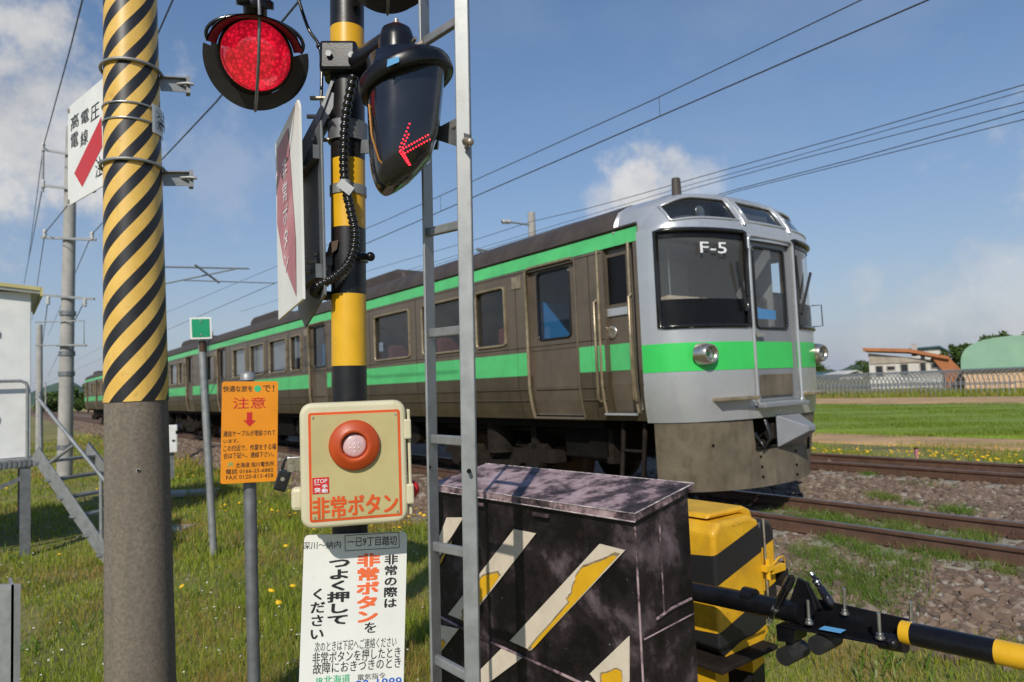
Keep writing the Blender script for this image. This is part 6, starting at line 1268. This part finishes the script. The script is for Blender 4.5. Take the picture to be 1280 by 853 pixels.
# ================================================================== BEYOND THE FIELD
def gpt(px, Y, z=None): p = P(px, 480, Y); p.z = float(gz(p.x, p.y)) if z is None else z; return p
def face(px0, px1, Y, k):                                                # wall running right and slightly towards the viewer, so its end stays hidden
    a, b_ = gpt(px0, Y), gpt(px1, Y); d_ = Vector((1, -k, 0)).normalized(); tn = b_.x/b_.y
    w = (tn*a.y-a.x)/(d_.x-tn*d_.y); return a, w, frame(Vector((a.x, a.y, 0)), d_, up)
def house():
    Y = 82; a, w, M_ = face(1088, 1181, Y, .58); t = thing('farmhouse', 'white farmhouse with a sloping orange roof behind the greenhouse frames', 'house', M_ @ Vector((w/2, 4, a.z)))
    z = lambda py: P(1088, py+1.5, Y).z
    g0 = a.z-.3; zr1, zr2 = z(436), z(449)
    m = MB(M_); m.prism([(0, g0), (w, g0), (w, zr2-.5), (0, zr1-.4)], 0, 8); m.build('wall', 'house_white', t)
    m = MB(M_); m.prism([(.1, z(454)), (w-.1, z(454)), (w-.1, zr2-.65), (.1, zr1-.45)], -.12, -.02); m.build('gable_boarding', 'house_wood', t)
    m = MB(M_); m.prism([(-.5, zr1-.1), (w*.55, z(441)-.05), (w+.6, zr2-.35), (w+.6, zr2), (w*.55, z(440)+.25), (-.5, zr1+.25)], -.9, 8.5); m.build('roof', 'roof_orange', t)
    m = MB(M_); m.prism([(w*.86, zr2-.1), (w+.5, zr2), (w+2.0, z(470)), (w+1.9, g0+.1), (w+.02, g0+.1), (w+.02, z(468))], -.5, 8.2); m.build('roof_slope', 'roof_orange', t)
    for x0, x1, y0, y1 in ((.8, 1.9, 456, 470), (2.3, 3.5, 457, 463), (4.1, 5.2, 455, 470), (6.6, 7.5, 454, 467), (8.0, 8.9, 456, 463)):
        k = w/9.6; m = MB(M_); m.box(x0*k, x1*k, -.06, .04, z(y1), z(y0)); fw = m.build('window', 'house_wood', t); m = MB(M_); m.box(x0*k+.1, x1*k-.1, -.08, -.061, z(y1)+.1, z(y0)-.1); m.build('pane', 'dark_glass', fw)
    m = MB(M_); m.box(w*.6, w*.6+.6, 3.5, 4.1, z(446), z(430)); m.build('chimney', 'old_concrete', t)
house()
def house2():
    Y = 112; a, w, M_ = face(1143, 1197, Y, .6); t = thing('white_house', 'pale house with dark blue roof edge just behind the orange-roofed farmhouse', 'house', M_ @ Vector((w/2, 4, a.z))); z = lambda py: P(1143, py+1, Y).z
    g0 = a.z-.3
    m = MB(M_); m.prism([(0, g0), (w-.5, g0), (w-.5, z(447)), (w*.65, z(436)), (0, z(437))], 0, 9); m.build('wall', 'house_white', t)
    m = MB(M_); m.prism([(-.4, z(436)), (w*.66, z(435)), (w+.4, z(448)), (w+.4, z(446.5)), (w*.66, z(433)), (-.4, z(434.3))], -.6, 9.6); m.build('roof', 'roof_blue', t)
    for i in range(3): m = MB(M_); m.box(w*(.2+.25*i), w*(.3+.25*i), -.06, .0, z(449), z(444)); m.build('window', 'dark_glass', t)
house2()
def barn():
    Y = 66; a, w, M_ = face(1203, 1400, Y, .72); t = thing('arched_barn', 'peach walled barn with a pale green arched roof at the right edge', 'barn', M_ @ Vector((w/2, 5, a.z))); z = lambda py: P(1203, py, Y).z
    g0 = a.z-.3; ez_, tz = z(461), z(423)
    m = MB(M_); m.box(.15, w-.15, .15, 12, g0, ez_); m.build('wall', 'barn_wall', t)
    n = 24; arch = [(w/2-w/2*math.copysign(abs(math.cos(math.pi*i/n))**.62, math.cos(math.pi*i/n)), ez_-.05+(tz-ez_)*math.sin(math.pi*i/n)**.62) for i in range(n+1)]
    m = MB(M_); m.prism(arch, -.3, 12.3); m.build('arched_roof', 'barn_green', t)
    m = MB(M_); m.box(-.05, w+.05, -.32, .14, ez_-.2, ez_-.06); m.build('eaves', 'roof_blue', t)
    for i in range(1, 12): m = MB(M_); x = w*i/12; m.box(x-.03, x+.03, .10, .149, g0, ez_-.21); m.build('wall_batten', 'barn_wall', t)
barn()
def smallhouse(px0, px1, py0, py1, Y, label, roof):
    a, b_ = gpt(px0, Y), gpt(px1, Y); t = thing('distant_house', label, 'house', (a+b_)/2, 'small houses on the horizon'); zt, ze = P((px0+px1)/2, py0, Y).z, P((px0+px1)/2, py1, Y).z
    M_ = frame(Vector((a.x, a.y, 0)), Vector((1, .1, 0)), up); w = (b_-a).length; m = MB(M_); m.box(0, w, 0, 8, a.z-.5, ze); m.build('wall', 'house_white', t)
    m = MB(M_); m.prism([(-.5, ze-.1), (w*.7, zt-.2), (w+.5, ze-.1), (w+.5, ze+.2), (w*.7, zt), (-.5, ze+.5)], -.6, 8.6); m.build('roof', roof, t)
    for i in range(3): m = MB(M_); m.box(w*(.15+.28*i), w*(.3+.28*i), -.06, .0, ze-1.6, ze-.7); m.build('window', 'dark_glass', t)
smallhouse(1050, 1081, 463, 470, 190, 'small cream house on the horizon left of the farmhouse', 'house_white')
smallhouse(1031, 1041, 465, 471, 230, 'tiny white shed on the horizon right beside the train nose', 'roof_blue')
# greenhouse pipe frames: each hoop a part
def greenhouse(D0, D1, s0, n, st, label, ht=1.95):
    t = thing('greenhouse_frame', label, 'greenhouse frame', TR(s0+n*st/2, (D0+D1)/2, -.6), 'bare greenhouse frames beyond the field')
    w = (D1-D0)/2; hp = [(-w, 0)]+[(-w+.1, ht*.45)]+[(w*math.cos(rad(a))*.96, ht*.45+ht*.55*math.sin(rad(a))) for a in range(165, 10, -15)]+[(w-.1, ht*.45), (w, 0)]
    m = MB(); m.tube([ND*x+Vector((0, 0, z)) for x, z in hp], .03, 4); me = m.mesh('hoop', 'galv', Vector((0, 0, 0)))
    for i in range(n):
        o = bpy.data.objects.new('hoop', me); COL.objects.link(o); o.parent = t; o.location = UD*(s0+i*st-(s0+n*st/2))
    for x, z in ((0, ht), (-w+.1, ht*.45), (w-.1, ht*.45)):
        m = MB(); m.tube([TR(s0, (D0+D1)/2+x, z-.6), TR(s0+n*st, (D0+D1)/2+x, z-.6)], .035, 4); m.build('purlin', 'galv', t)
greenhouse(57.5, 62.5, 17, 110, .34, 'nearer bare steel hoop greenhouse frame along the edge of the green field')
greenhouse(64.0, 69.0, 24, 90, .36, 'second bare hoop greenhouse frame standing behind the nearer one')
# trees
def tree(c, h, r, label, trunk_h=.25, n=1400, mat='leafy', leaf=.3):
    t = thing('tree', label, 'tree', c, 'trees on the horizon'); m = MB(); m.tube([c-Vector((0, 0, .3)), c+Vector((.05*h, 0, h*.4)), c+Vector((0, 0, h*.85))], [h*.035, h*.025, h*.008], 8)
    for k in range(5):
        a = k*1.3; m.tube([c+Vector((0, 0, h*(.3+.08*k))), c+Vector((math.cos(a)*r*.6, math.sin(a)*r*.6, h*(.5+.08*k)))], [h*.014, h*.005], 5)
    m.build('trunk', 'trunk', t)
    cl_ = [(Vector((rng.normal(0, r*.42), rng.normal(0, r*.42), h*(trunk_h+.12+(.88-trunk_h)*rng.random()**.8)))) for _ in range(26)]
    V = []; 
    for i in range(n):
        k = cl_[i % len(cl_)]; f = max(.25, 1-abs((k.z/h)-.5)*1.1); dd = Vector(rng.normal(0, 1, 3)).normalized()*(r*.34*f*rng.random()**.4); p = Vector((k.x*f*1.2, k.y*f*1.2, k.z))+dd
        u_ = Vector(rng.normal(0, 1, 3)).normalized()*leaf; w_ = u_.cross(Vector(rng.normal(0, 1, 3))).normalized()*leaf*.6; V += [p-u_, p+w_, p+u_, p-w_]
    m = MB(); m.v = [v+c for v in V]; m.f = [(i*4, i*4+1, i*4+2, i*4+3) for i in range(n)]; m.sm = [False]*n; m.build('crown', mat, t, recalc=False)
for px, Y, h, r, l_ in ((1196, 105, 5.4, 2.6, 'dark round tree between the white house and the green barn roof'), (1264, 150, 9.4, 5.5, 'dark tree showing above the green barn roof at the right edge'), (1215, 175, 8, 4, 'low tree behind the left end of the barn roof'),
                      (62, 150, 3.6, 3.4, 'low bush at the end of the meadow left of the tall line pole'), (97, 140, 4.6, 3.6, 'round green bush on the horizon between line pole and striped pole'), (110, 120, 4.8, 2.6, 'green bush beside the rear of the train at the striped pole'), (72, 170, 4.5, 3.6, 'distant bush just behind the tall line pole'), (1020, 260, 6, 6, 'distant trees low on the horizon right of the train nose'), (1090, 300, 6, 7, 'distant tree on the horizon left of the farmhouse')):
    tree(gpt(px, Y), h, r, l_, leaf=.28 if Y < 130 else .4, trunk_h=.05)
